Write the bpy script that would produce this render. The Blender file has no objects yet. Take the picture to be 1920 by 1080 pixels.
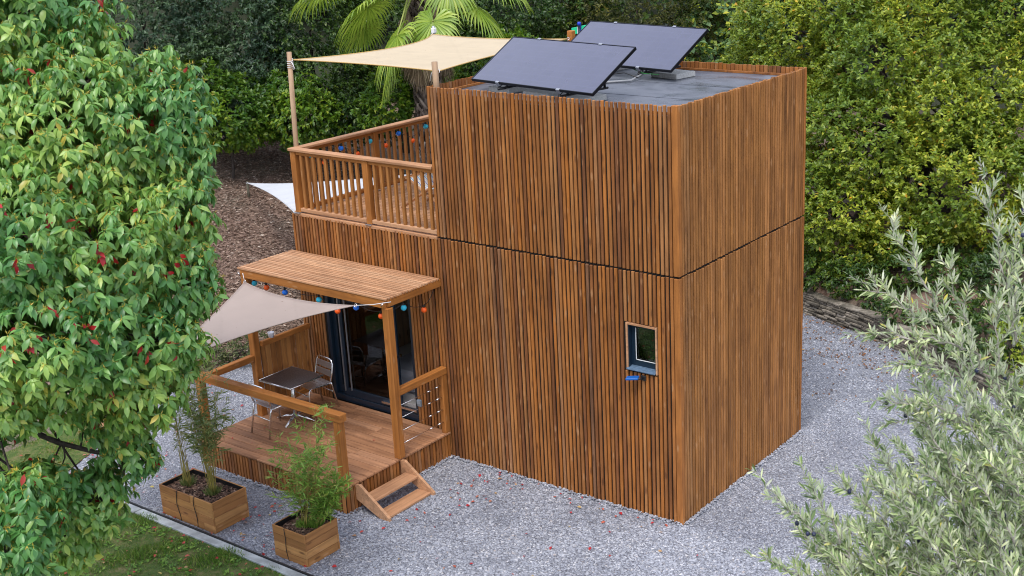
import bpy, math, random
import numpy as np
from mathutils import Vector, Matrix
R = math.radians
random.seed(7)
RNG = np.random.default_rng(11)
SC = bpy.context.scene
COL = SC.collection

# ------------------------------------------------------------------ camera
cam = bpy.data.cameras.new('camera')
cam_o = bpy.data.objects.new('camera', cam)
COL.objects.link(cam_o)
CAM_LOC = Vector((7.823, -12.725, 8.203))
CAM_ROT = (1.27019, 0.0347, 0.61603)
cam_o.location = CAM_LOC
cam_o.rotation_euler = CAM_ROT
cam.sensor_width = 36.0
cam.lens = 43.765
cam.shift_x = -0.07535
cam.shift_y = -0.01428
cam.clip_end = 400
cam.dof.use_dof = True; cam.dof.focus_distance = 18.0; cam.dof.aperture_fstop = 8.0
SC.camera = cam_o

# ------------------------------------------------------------------ world, sun, exposure
SUN_EL, SUN_AZ = R(62), R(158)          # azimuth: compass style, 0 = +Y, clockwise
w = bpy.data.worlds.new('World'); SC.world = w; w.use_nodes = True
nt = w.node_tree
bg = nt.nodes['Background']; bg.inputs['Strength'].default_value = 0.15
sky = nt.nodes.new('ShaderNodeTexSky'); sky.sky_type = 'NISHITA'; sky.sun_disc = False
sky.sun_elevation = SUN_EL; sky.sun_rotation = SUN_AZ
sky.air_density = 1.0; sky.dust_density = 2.5; sky.ozone_density = 1.0
tcw = nt.nodes.new('ShaderNodeTexCoord'); cl = nt.nodes.new('ShaderNodeTexNoise'); cl.inputs['Scale'].default_value = 2.2; cl.inputs['Detail'].default_value = 6
nt.links.new(tcw.outputs['Generated'], cl.inputs['Vector'])
clr = nt.nodes.new('ShaderNodeValToRGB'); clr.color_ramp.elements[0].position = .30; clr.color_ramp.elements[0].color = (.60,.65,.80,1); clr.color_ramp.elements[1].position = .72; clr.color_ramp.elements[1].color = (.96,.98,1.04,1)
nt.links.new(cl.outputs['Fac'], clr.inputs[0])
clm = nt.nodes.new('ShaderNodeVectorMath'); clm.operation = 'SCALE'; clm.inputs['Scale'].default_value = 7.5; nt.links.new(clr.outputs[0], clm.inputs[0])
mx = nt.nodes.new('ShaderNodeMix'); mx.data_type = 'RGBA'; mx.inputs[0].default_value = .6
nt.links.new(sky.outputs[0], mx.inputs[6]); nt.links.new(clm.outputs[0], mx.inputs[7]); nt.links.new(mx.outputs[2], bg.inputs[0])
sl = bpy.data.lights.new('sun', 'SUN'); sl.energy = 1.4; sl.angle = R(22); sl.color = (1.0, 0.95, 0.88)
so = bpy.data.objects.new('sun', sl); COL.objects.link(so)
sd = Vector((math.sin(SUN_AZ)*math.cos(SUN_EL), math.cos(SUN_AZ)*math.cos(SUN_EL), math.sin(SUN_EL)))
so.rotation_euler = sd.to_track_quat('Z', 'Y').to_euler(); so.location = (0, -5, 20)
SC.view_settings.view_transform = 'Standard'; SC.view_settings.look = 'None'
SC.view_settings.exposure = 0.75; SC.view_settings.gamma = 1.0
SC.render.engine = 'CYCLES'
SC.cycles.use_denoising = True; SC.cycles.filter_width = 1.05
SC.cycles.max_bounces = 8; SC.cycles.transparent_max_bounces = 12
SC.cycles.sample_clamp_indirect = 6

# ------------------------------------------------------------------ measuring helpers (pixel of the 1920x1080 photo -> place)
CM = Matrix.LocRotScale(None, bpy.data.objects['camera'].rotation_euler, None).to_3x3()
def ray(px, py): return CM @ Vector(((px-1104.66)/2334.1, -(py-512.57)/2334.1, -1.0))
def at(px, py, t): return CAM_LOC + ray(px, py)*t
def on(px, py, ax, val):
    d = ray(px, py); i = 'xyz'.index(ax)
    return CAM_LOC + d*((val-CAM_LOC[i])/d[i])

# ------------------------------------------------------------------ object helpers
def tag(o, label=None, cat=None, group=None, kind=None):
    if label: o['label'] = label
    if cat: o['category'] = cat
    if group: o['group'] = group
    if kind: o['kind'] = kind
    return o
def thing(name, label, cat, loc=(0, 0, 0), group=None):
    o = bpy.data.objects.new(name, None); COL.objects.link(o); o.location = loc
    o.empty_display_size = .2
    return tag(o, label, cat, group)
def attach(o, parent):
    if parent is not None:
        o.parent = parent
        o.matrix_parent_inverse = Matrix.Translation(-world_loc(parent))
def world_loc(o):
    # parts are built in place: only the top Empty carries a location
    while o.parent is not None: o = o.parent
    return Vector(o.location)
def link(name, me, mat, parent=None):
    o = bpy.data.objects.new(name, me); COL.objects.link(o)
    if mat is not None: me.materials.append(mat)
    if parent is not None:
        o.parent = parent
        if parent.parent is None: o.matrix_parent_inverse = Matrix.Translation(-Vector(parent.location))
    return o
def copy_tree(o, parent=None):
    c = o.copy(); COL.objects.link(c)
    if parent is not None: c.parent = parent
    for ch in [x for x in bpy.data.objects if x.parent == o]: copy_tree(ch, c)
    return c

class MB:
    """collects shapes into one mesh"""
    def __init__(s): s.v = []; s.f = []; s.smooth = []
    def add(s, vs, fs, sm=False):
        b = len(s.v); s.v += [tuple(p) for p in vs]; s.f += [tuple(i+b for i in f) for f in fs]; s.smooth += [sm]*len(fs); return s
    def box(s, x0, y0, z0, x1, y1, z1, M=None):
        vs = [Vector(p) for p in ((x0,y0,z0),(x1,y0,z0),(x1,y1,z0),(x0,y1,z0),(x0,y0,z1),(x1,y0,z1),(x1,y1,z1),(x0,y1,z1))]
        if M is not None: vs = [M @ p for p in vs]
        return s.add(vs, [(0,3,2,1),(4,5,6,7),(0,1,5,4),(1,2,6,5),(2,3,7,6),(3,0,4,7)])
    def cham(s, x0, y0, z0, x1, y1, z1, c=.006, M=None):
        """box with chamfered vertical & horizontal edges (an octagon-ish solid)"""
        cx, cy, cz = (x0+x1)/2, (y0+y1)/2, (z0+z1)/2; hx, hy, hz = (x1-x0)/2, (y1-y0)/2, (z1-z0)/2
        c = min(c, hx*.4, hy*.4, hz*.4); vs = []; idx = {}
        for sx in (-1,1):
            for sy in (-1,1):
                for sz in (-1,1):
                    for k in range(3):
                        p = [hx-c, hy-c, hz-c]; p[k] = (hx, hy, hz)[k]
                        idx[sx,sy,sz,k] = len(vs); q = Vector((cx+sx*p[0], cy+sy*p[1], cz+sz*p[2]))
                        vs.append(M @ q if M is not None else q)
        fs = []
        for k in range(3):
            a, b = [i for i in range(3) if i != k]
            for sg in (-1,1):
                f = []
                for (p, q) in ((-1,-1),(1,-1),(1,1),(-1,1)):
                    t = [0,0,0]; t[k] = sg; t[a] = p; t[b] = q; f.append(idx[t[0],t[1],t[2],k])
                if (sg < 0) != (k == 1): f.reverse()
                fs.append(f)
            for p in (-1,1):                      # edges parallel to axis k
                for q in (-1,1):
                    f = []
                    for sg, m in ((-1,a),(1,a),(1,b),(-1,b)):
                        t = [0,0,0]; t[k] = sg; t[a] = p; t[b] = q; f.append(idx[t[0],t[1],t[2],m])
                    if (p*q > 0) == (k == 1): f.reverse()
                    fs.append(f)
        for sx in (-1,1):
            for sy in (-1,1):
                for sz in (-1,1):
                    f = [idx[sx,sy,sz,0], idx[sx,sy,sz,1], idx[sx,sy,sz,2]]
                    if sx*sy*sz < 0: f.reverse()
                    fs.append(f)
        return s.add(vs, fs)
    def tube(s, pts, r, n=8, r2=None, cap=True):
        pts = [Vector(p) for p in pts]; m = len(pts)
        if m < 2: return s
        rs = r if isinstance(r, (list, tuple)) else [r + ((r2 if r2 is not None else r)-r)*i/(m-1) for i in range(m)]
        vs = []; up = None
        for i, p in enumerate(pts):
            d = (pts[min(i+1, m-1)] - pts[max(i-1, 0)]).normalized()
            if up is None: up = d.orthogonal().normalized()
            up = (up - d*up.dot(d)); up = up.normalized() if up.length > 1e-6 else d.orthogonal().normalized()
            sd_ = d.cross(up)
            for k in range(n):
                a = 2*math.pi*k/n; vs.append(p + (up*math.cos(a) + sd_*math.sin(a))*rs[i])
        fs = [(i*n+k, i*n+(k+1) % n, (i+1)*n+(k+1) % n, (i+1)*n+k) for i in range(m-1) for k in range(n)]
        if cap: fs += [tuple(reversed(range(n))), tuple(range((m-1)*n, m*n))]
        return s.add(vs, fs, True)
    def sphere(s, c, r, n=12, m=8, sz=1.0):
        c = Vector(c); vs = [c+Vector((0,0,r*sz))]
        for i in range(1, m):
            t = math.pi*i/m
            for k in range(n):
                a = 2*math.pi*k/n; vs.append(c+Vector((r*math.sin(t)*math.cos(a), r*math.sin(t)*math.sin(a), r*sz*math.cos(t))))
        vs.append(c-Vector((0,0,r*sz))); L = len(vs)-1
        fs = [(0, 1+k, 1+(k+1) % n) for k in range(n)]
        for i in range(m-2): fs += [(1+i*n+k, 1+(i+1)*n+k, 1+(i+1)*n+(k+1) % n, 1+i*n+(k+1) % n) for k in range(n)]
        fs += [(L, 1+(m-2)*n+(k+1) % n, 1+(m-2)*n+k) for k in range(n)]
        return s.add(vs, fs, True)
    def prism(s, poly, ax, a, b):
        """extrude a polygon (2-D) along axis ax from a to b"""
        n = len(poly)
        def P(p, t):
            return {'x': (t, p[0], p[1]), 'y': (p[0], t, p[1]), 'z': (p[0], p[1], t)}[ax]
        vs = [P(p, a) for p in poly] + [P(p, b) for p in poly]
        fs = [tuple(range(n)), tuple(reversed(range(n, 2*n)))] + [(i, n+i, n+(i+1) % n, (i+1) % n) for i in range(n)]
        return s.add(vs, fs)
    def build(s, name, mat, parent=None):
        me = bpy.data.meshes.new(name); me.from_pydata(s.v, [], s.f); me.update()
        if any(s.smooth): me.polygons.foreach_set('use_smooth', s.smooth)
        return link(name, me, mat, parent)

def np_mesh(name, V, F, mat, parent=None, smooth=False):
    """V (n,3); F (m,k) with constant k"""
    V = np.asarray(V, np.float32); F = np.asarray(F, np.int32)
    me = bpy.data.meshes.new(name); k = F.shape[1]; m = F.shape[0]
    me.vertices.add(len(V)); me.vertices.foreach_set('co', V.ravel())
    me.loops.add(m*k); me.loops.foreach_set('vertex_index', F.ravel())
    me.polygons.add(m); me.polygons.foreach_set('loop_start', np.arange(0, m*k, k, dtype=np.int32))
    if smooth: me.polygons.foreach_set('use_smooth', np.ones(m, bool))
    me.update(calc_edges=True)
    return link(name, me, mat, parent)

# ------------------------------------------------------------------ materials
def newmat(name):
    m = bpy.data.materials.new(name); m.use_nodes = True
    return m, m.node_tree, m.node_tree.nodes['Principled BSDF']
def N(nt, typ, **kw):
    n = nt.nodes.new('ShaderNode'+typ)
    for k, v in kw.items(): setattr(n, k, v)
    return n
def ramp(nt, stops, interp='LINEAR'):
    n = nt.nodes.new('ShaderNodeValToRGB'); e = n.color_ramp; e.interpolation = interp
    while len(e.elements) > 1: e.elements.remove(e.elements[-1])
    e.elements[0].position = stops[0][0]; e.elements[0].color = (*stops[0][1], 1)
    for p, c in stops[1:]:
        x = e.elements.new(p); x.color = (*c, 1)
    return n
def mixc(nt, a, b, fac, blend='MIX'):
    n = nt.nodes.new('ShaderNodeMix'); n.data_type = 'RGBA'; n.blend_type = blend
    for sock, v in ((n.inputs[6], a), (n.inputs[7], b), (n.inputs[0], fac)):
        if hasattr(v, 'is_linked') or hasattr(v, 'links'): nt.links.new(v, sock)
        elif isinstance(v, tuple): sock.default_value = (*v, 1)
        else: sock.default_value = v
    return n.outputs[2]
def plain(name, col, rough=.6, metal=0, spec=.5, bump=0, bscale=60, var=0.0):
    m, t, p = newmat(name)
    p.inputs['Base Color'].default_value = (*col, 1); p.inputs['Roughness'].default_value = rough
    p.inputs['Metallic'].default_value = metal; p.inputs['Specular IOR Level'].default_value = spec
    if bump or var:
        tc = N(t, 'TexCoord'); no = N(t, 'TexNoise'); no.inputs['Scale'].default_value = bscale; no.inputs['Detail'].default_value = 5
        t.links.new(tc.outputs['Object'], no.inputs['Vector'])
        if var:
            r = ramp(t, [(.3, tuple(c*(1-var) for c in col)), (.7, tuple(min(1, c*(1+var)) for c in col))])
            t.links.new(no.outputs['Fac'], r.inputs[0]); t.links.new(r.outputs[0], p.inputs['Base Color'])
        if bump:
            b = N(t, 'Bump'); b.inputs['Strength'].default_value = bump; b.inputs['Distance'].default_value = .01
            t.links.new(no.outputs['Fac'], b.inputs['Height']); t.links.new(b.outputs[0], p.inputs['Normal'])
    return m
def wood(name, stops, axis='z', rough=.62, knots=.8, spec=.35, gs=1.0, across=38, stain=0.0):
    m, t, p = newmat(name)
    p.inputs['Roughness'].default_value = rough; p.inputs['Specular IOR Level'].default_value = spec
    tc = N(t, 'TexCoord'); ge = N(t, 'NewGeometry'); add = N(t, 'VectorMath', operation='ADD'); sc = N(t, 'VectorMath', operation='SCALE')
    cmb = N(t, 'CombineXYZ')
    for i in range(3): t.links.new(ge.outputs['Random Per Island'], cmb.inputs[i])
    t.links.new(cmb.outputs[0], sc.inputs[0]); sc.inputs['Scale'].default_value = 53.0
    t.links.new(tc.outputs['Object'], add.inputs[0]); t.links.new(sc.outputs[0], add.inputs[1])
    mp = N(t, 'Mapping'); long_, short = 1.6*gs, across*gs
    mp.inputs['Scale'].default_value = {'x': (long_, short, short), 'y': (short, long_, short), 'z': (short, short, long_)}[axis]
    t.links.new(add.outputs[0], mp.inputs['Vector'])
    g = N(t, 'TexNoise'); g.inputs['Scale'].default_value = 1.0; g.inputs['Detail'].default_value = 6; g.inputs['Distortion'].default_value = .8
    t.links.new(mp.outputs[0], g.inputs['Vector'])
    base = ramp(t, stops); t.links.new(ge.outputs['Random Per Island'], base.inputs[0])
    gr = ramp(t, [(.25, (.66,.62,.60)), (.5, (1.0,1.0,1.0)), (.75, (1.25,1.23,1.20))]); t.links.new(g.outputs['Fac'], gr.inputs[0])
    c = mixc(t, base.outputs[0], gr.outputs[0], 1.0, 'MULTIPLY')
    # slow drift of tone along each board
    sl_ = N(t, 'TexNoise'); sl_.inputs['Scale'].default_value = 2.6; sl_.inputs['Detail'].default_value = 3
    t.links.new(add.outputs[0], sl_.inputs['Vector'])
    sr = ramp(t, [(.3, (.80,.77,.76)), (.6, (1.08,1.06,1.04))]); t.links.new(sl_.outputs['Fac'], sr.inputs[0])
    c = mixc(t, c, sr.outputs[0], .8, 'MULTIPLY')
    # knots
    mk = N(t, 'Mapping'); a, b = 3.2, 11.0
    mk.inputs['Scale'].default_value = {'x': (a, b, b), 'y': (b, a, b), 'z': (b, b, a)}[axis]
    t.links.new(add.outputs[0], mk.inputs['Vector'])
    vo = N(t, 'TexVoronoi'); vo.inputs['Scale'].default_value = 1.0; t.links.new(mk.outputs[0], vo.inputs['Vector'])
    kr = ramp(t, [(0, (.9,.9,.9)), (.13, (.7,.7,.7)), (.23, (0,0,0))]); t.links.new(vo.outputs['Distance'], kr.inputs[0])
    mul = N(t, 'Math', operation='MULTIPLY'); mul.inputs[1].default_value = knots; t.links.new(kr.outputs[0], mul.inputs[0])
    kc = ramp(t, [(.0, (.10,.036,.014)), (.4, (.15,.055,.02)), (.45, (.50,.27,.13)), (1, (.50,.27,.13))], 'CONSTANT')
    t.links.new(vo.outputs['Color'], kc.inputs[0])
    c = mixc(t, c, kc.outputs[0], mul.outputs[0])
    if stain:    # weathering that crosses neighbouring boards
        ms_ = N(t, 'Mapping'); ms_.inputs['Scale'].default_value = (3.2, 3.2, .55); t.links.new(tc.outputs['Object'], ms_.inputs[0])
        ns = N(t, 'TexNoise'); ns.inputs['Scale'].default_value = 1; ns.inputs['Detail'].default_value = 7; ns.inputs['Roughness'].default_value = .62; t.links.new(ms_.outputs[0], ns.inputs['Vector'])
        rs = ramp(t, [(.34,(.52,.50,.52)),(.47,(.90,.89,.89)),(.62,(1.08,1.07,1.04))]); t.links.new(ns.outputs['Fac'], rs.inputs[0])
        c = mixc(t, c, rs.outputs[0], stain, 'MULTIPLY')
    t.links.new(c, p.inputs['Base Color'])
    bp = N(t, 'Bump'); bp.inputs['Strength'].default_value = .35; bp.inputs['Distance'].default_value = .004
    t.links.new(g.outputs['Fac'], bp.inputs['Height']); t.links.new(bp.outputs[0], p.inputs['Normal'])
    return m
def leafmat(name, stops, rough=.5, trans=.25, spec=.5, patch=None, tcol=(.25,.45,.05), pale_back=None):
    m, t, p = newmat(name)
    ge = N(t, 'NewGeometry'); tc = N(t, 'TexCoord')
    b = ramp(t, stops); t.links.new(ge.outputs['Random Per Island'], b.inputs[0]); c = b.outputs[0]
    if patch:
        no = N(t, 'TexNoise'); no.inputs['Scale'].default_value = patch[0]; no.inputs['Detail'].default_value = 2
        t.links.new(tc.outputs['Object'], no.inputs['Vector'])
        r = ramp(t, [(.38, patch[1]), (.62, patch[2])]); t.links.new(no.outputs['Fac'], r.inputs[0])
        c = mixc(t, c, r.outputs[0], 1.0, 'MULTIPLY')
    if pale_back:  # the leaf's own whitish underside colour
        c = mixc(t, c, pale_back, ge.outputs['Backfacing'])
    t.links.new(c, p.inputs['Base Color'])
    p.inputs['Roughness'].default_value = rough; p.inputs['Specular IOR Level'].default_value = spec
    tr = N(t, 'BsdfTranslucent'); t.links.new(mixc(t, c, tcol, .5), tr.inputs['Color'])
    ms = N(t, 'MixShader'); ms.inputs[0].default_value = trans
    t.links.new(p.outputs[0], ms.inputs[1]); t.links.new(tr.outputs[0], ms.inputs[2])
    t.links.new(ms.outputs[0], t.nodes['Material Output'].inputs['Surface'])
    return m
def cloth(name, col, tcol):
    m, t, p = newmat(name)
    p.inputs['Roughness'].default_value = .9; p.inputs['Specular IOR Level'].default_value = .15
    tc = N(t, 'TexCoord'); no = N(t, 'TexNoise'); no.inputs['Scale'].default_value = 2.2; no.inputs['Detail'].default_value = 8
    t.links.new(tc.outputs['Object'], no.inputs['Vector'])
    r = ramp(t, [(.3, tuple(c*.92 for c in col)), (.65, col)]); t.links.new(no.outputs['Fac'], r.inputs[0])
    sp = N(t, 'TexNoise'); sp.inputs['Scale'].default_value = 14; sp.inputs['Detail'].default_value = 1
    t.links.new(tc.outputs['Object'], sp.inputs['Vector'])
    sr = ramp(t, [(.74, (1,1,1)), (.79, (.6,.55,.5))]); t.links.new(sp.outputs['Fac'], sr.inputs[0])
    c = mixc(t, r.outputs[0], sr.outputs[0], 1.0, 'MULTIPLY')
    wv = N(t, 'TexWave'); wv.wave_profile = 'SIN'; wv.inputs['Scale'].default_value = .36; wv.bands_direction = 'DIAGONAL'; t.links.new(tc.outputs['Object'], wv.inputs['Vector'])
    wr = ramp(t, [(.992,(1,1,1)),(.998,(.97,.97,.97))]); t.links.new(wv.outputs['Fac'], wr.inputs[0]); c = mixc(t, c, wr.outputs[0], 1.0, 'MULTIPLY')
    cr = N(t, 'TexNoise'); cr.inputs['Scale'].default_value = 1.0; cr.inputs['Detail'].default_value = 3; cm = N(t, 'Mapping'); cm.inputs['Scale'].default_value = (1.2, 4.5, 2); cm.inputs['Rotation'].default_value = (0,0,.5)
    t.links.new(tc.outputs['Object'], cm.inputs[0]); t.links.new(cm.outputs[0], cr.inputs['Vector'])
    bb = N(t, 'Bump'); bb.inputs['Strength'].default_value = .5; bb.inputs['Distance'].default_value = .05; t.links.new(cr.outputs['Fac'], bb.inputs['Height']); t.links.new(bb.outputs[0], p.inputs['Normal'])
    t.links.new(c, p.inputs['Base Color'])
    tr = N(t, 'BsdfTranslucent'); tr.inputs['Color'].default_value = (*tcol, 1)
    ms = N(t, 'MixShader'); ms.inputs[0].default_value = .3
    t.links.new(p.outputs[0], ms.inputs[1]); t.links.new(tr.outputs[0], ms.inputs[2])
    t.links.new(ms.outputs[0], t.nodes['Material Output'].inputs['Surface'])
    return m

CLAD = [(0,(.18,.076,.033)),(.1,(.24,.094,.032)),(.3,(.30,.118,.033)),(.5,(.335,.138,.040)),(.68,(.385,.140,.028)),(.85,(.39,.175,.058)),(1,(.26,.132,.068))]
M_CLAD = wood('stained_cladding', CLAD, across=13, stain=.75)
CLAD_R = [(0,(.23,.098,.028)),(.3,(.31,.137,.039)),(.6,(.355,.157,.047)),(.85,(.40,.180,.058)),(1,(.28,.140,.055))]  # same timber; right face's extra daylight painted in as lighter tones
M_CLADR = wood('lit_side_cladding', CLAD_R, knots=.6, across=13, stain=.75)
POST = [(0,(.33,.125,.028)),(.5,(.40,.158,.036)),(1,(.45,.185,.048))]
M_POSTZ = wood('post_wood', POST, 'z', gs=.6, knots=.5)
M_RAILX = wood('rail_wood_x', POST, 'x', gs=.6, knots=.5)
M_RAILY = wood('rail_wood_y', POST, 'y', gs=.6, knots=.5)
PALE = [(0,(.42,.22,.115)),(.5,(.50,.28,.155)),(1,(.56,.34,.20))]
M_PALEX = wood('pale_slat_wood', PALE, 'x', gs=.6, knots=.25)
M_PALEY = wood('pale_wood_y', PALE, 'y', gs=.6, knots=.25)
M_PALEZ = wood('pale_wood_z', PALE, 'z', gs=.6, knots=.25)
DECK = [(0,(.31,.150,.075)),(.5,(.39,.195,.10)),(1,(.47,.25,.14))]
M_DECK = wood('deck_boards', DECK, 'x', gs=.5, knots=.35)
TERR = [(0,(.36,.19,.10)),(.5,(.42,.235,.13)),(1,(.47,.27,.155))]
M_TERR = wood('terrace_boards', TERR, 'y', gs=.5, knots=.35)
BAL = [(0,(.27,.11,.030)),(.4,(.38,.165,.045)),(.8,(.45,.21,.065)),(1,(.38,.15,.035))]
M_BAL = wood('baluster_wood', BAL, 'z', gs=.7, knots=.5)
CRATE = [(0,(.30,.14,.050)),(.3,(.37,.18,.060)),(.6,(.43,.22,.078)),(.9,(.47,.25,.095)),(1,(.36,.19,.08))]
M_CRATEX = wood('crate_wood_x', CRATE, 'x', gs=.55, knots=.9)
M_CRATEY = wood('crate_wood_y', CRATE, 'y', gs=.55, knots=.9)
M_CORE = plain('black_membrane', (.012,.008,.006), .9)
M_NAVY = plain('navy_aluminium', (.006,.018,.036), .35, spec=.6)
M_NAVYL = plain('slate_blue_sill', (.10,.16,.24), .38, spec=.6, var=.3, bscale=30)
M_WHITE = plain('white_plastic', (.75,.76,.78), .45)
M_STEEL = plain('brushed_aluminium', (.80,.80,.82), .25, 1.0)
M_DSTEEL = plain('galvanised_steel', (.42,.44,.48), .42, .8)
M_BLACK = plain('black_plastic', (.012,.012,.014), .4)
M_ROPE = plain('white_rope', (.7,.7,.72), .8)
M_CONC = plain('concrete_block', (.50,.50,.48), .85, bump=.5, bscale=40, var=.15)
M_ROOF = plain('grey_roof_membrane', (.085,.094,.115), .33, spec=.55, var=.2, bscale=1.3)
def roofmat():
    m, t, p = newmat('roofing_felt')
    tc = N(t, 'TexCoord'); n1 = N(t, 'TexNoise'); n1.inputs['Scale'].default_value = 1.4; n1.inputs['Detail'].default_value = 8; n1.inputs['Distortion'].default_value = 1.2
    t.links.new(tc.outputs['Object'], n1.inputs['Vector'])
    r = ramp(t, [(.3,(.065,.075,.095)),(.55,(.11,.12,.15)),(.75,(.17,.185,.215))]); t.links.new(n1.outputs['Fac'], r.inputs[0])
    t.links.new(r.outputs[0], p.inputs['Base Color'])
    rr = ramp(t, [(.35,(.22,.22,.22)),(.6,(.5,.5,.5))]); t.links.new(n1.outputs['Fac'], rr.inputs[0]); t.links.new(rr.outputs[0], p.inputs['Roughness'])
    n2 = N(t, 'TexNoise'); n2.inputs['Scale'].default_value = 5; n2.inputs['Detail'].default_value = 4; t.links.new(tc.outputs['Object'], n2.inputs['Vector'])
    b = N(t, 'Bump'); b.inputs['Strength'].default_value = .4; b.inputs['Distance'].default_value = .02
    t.links.new(n2.outputs['Fac'], b.inputs['Height']); t.links.new(b.outputs[0], p.inputs['Normal'])
    return m
M_ROOF = roofmat()
def glassmat(name, tint=(.85,.9,.9)):
    m, t, p = newmat(name); t.nodes.remove(p)
    tr = N(t, 'BsdfTransparent'); tr.inputs[0].default_value = (*tint, 1); gl = N(t, 'BsdfGlossy'); gl.inputs['Roughness'].default_value = .02
    fr = N(t, 'Fresnel'); fr.inputs[0].default_value = 1.6
    ms = N(t, 'MixShader'); t.links.new(fr.outputs[0], ms.inputs[0]); t.links.new(tr.outputs[0], ms.inputs[1]); t.links.new(gl.outputs[0], ms.inputs[2])
    t.links.new(ms.outputs[0], t.nodes['Material Output'].inputs['Surface'])
    return m
M_GLASS = glassmat('window_glass', (.80,.85,.85))

def slat_run(mb, u0, u1, z0, z1, pitch, wface, put, jit=.004):
    """vertical slats between u0 and u1; put(u_a, u_b, z_a, z_b, out) adds one"""
    n = max(1, int(round((u1-u0)/pitch))); st = (u1-u0)/n
    for i in range(n):
        c = u0 + st*(i+.5) + random.uniform(-jit, jit); h = wface/2*random.uniform(.93, 1.04)
        put(c-h, c+h, z0 + random.uniform(0, .006), z1 + random.uniform(-.012, .004), random.uniform(-.004, .004))

# ================================================================== SETTING
HX0, HD, H1, H2, HXU = -7.16, 3.53, 3.48, 5.65, -4.08
def wall_y(x): return np.interp(x, [-12,-2.5,-.9,.5,2.5,6,12], [9.6,8.80,8.18,7.45,6.3,4.2,2.0])
def terr(x, y):
    dx = np.maximum(-10.2-x, 0); dy = np.maximum(y-wall_y(x), 0); d = np.sqrt(dx*dx+dy*dy)
    z = .42*np.clip(dy/.12, 0, 1)*np.clip((x+9)/4, 0, 1) + .25*np.minimum(d, 14) + .55*np.maximum(d-14, 0)
    return z + .05*np.sin(x*1.3+y*.7)*np.clip(d, 0, 1)
xs = np.unique(np.concatenate([np.linspace(-90,-30,16), np.linspace(-30,14,150), np.linspace(14,90,20)]))
ys = np.unique(np.concatenate([np.linspace(-60,-12,12), np.linspace(-12,1.8,40), np.linspace(2,10,90), np.linspace(10.1,30,76), np.linspace(30,95,22)]))
X, Y = np.meshgrid(xs, ys); Z = np.minimum(terr(X, Y), 22)
V = np.stack([X, Y, Z], -1).reshape(-1, 3); nx, ny = len(xs), len(ys)
ii, jj = np.meshgrid(np.arange(nx-1), np.arange(ny-1)); a = (jj*nx+ii).ravel()
F = np.stack([a, a+1, a+nx+1, a+nx], 1)
def mulchmat():
    m, t, p = newmat('mulch_soil'); p.inputs['Roughness'].default_value = .95
    tc = N(t, 'TexCoord')
    n1 = N(t, 'TexNoise'); n1.inputs['Scale'].default_value = 16; n1.inputs['Detail'].default_value = 10; n1.inputs['Roughness'].default_value = .75
    n2 = N(t, 'TexNoise'); n2.inputs['Scale'].default_value = .45; n2.inputs['Detail'].default_value = 3
    mp = N(t, 'Mapping'); mp.inputs['Scale'].default_value = (1, 2.2, 1); mp.inputs['Rotation'].default_value = (0, 0, .5)
    t.links.new(tc.outputs['Object'], mp.inputs[0]); t.links.new(mp.outputs[0], n1.inputs['Vector']); t.links.new(tc.outputs['Object'], n2.inputs['Vector'])
    r1 = ramp(t, [(.3,(.08,.05,.038)),(.5,(.19,.122,.092)),(.62,(.28,.19,.15)),(.78,(.42,.32,.26))]); t.links.new(n1.outputs['Fac'], r1.inputs[0])
    r2 = ramp(t, [(.35,(.075,.062,.045)),(.5,(.15,.12,.09)),(.7,(.25,.21,.16))]); t.links.new(n1.outputs['Fac'], r2.inputs[0])
    r3 = ramp(t, [(.45,(0,0,0)),(.6,(1,1,1))]); t.links.new(n2.outputs['Fac'], r3.inputs[0])
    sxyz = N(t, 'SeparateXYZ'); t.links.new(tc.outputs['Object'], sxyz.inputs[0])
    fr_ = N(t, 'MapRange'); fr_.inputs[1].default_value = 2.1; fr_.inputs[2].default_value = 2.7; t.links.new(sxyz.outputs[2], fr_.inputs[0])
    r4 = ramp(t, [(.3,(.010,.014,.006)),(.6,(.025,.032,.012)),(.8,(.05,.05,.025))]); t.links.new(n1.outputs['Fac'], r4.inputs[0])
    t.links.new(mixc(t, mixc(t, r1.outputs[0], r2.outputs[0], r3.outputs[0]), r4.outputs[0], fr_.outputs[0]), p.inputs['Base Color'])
    b = N(t, 'Bump'); b.inputs['Strength'].default_value = .45; b.inputs['Distance'].default_value = .02
    t.links.new(n1.outputs['Fac'], b.inputs['Height']); t.links.new(b.outputs[0], p.inputs['Normal'])
    return m
M_MULCH = mulchmat()
tag(np_mesh('ground', V, F, M_MULCH, smooth=True), 'brown mulch covered bank rising behind the gravel yard', kind='structure')

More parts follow.
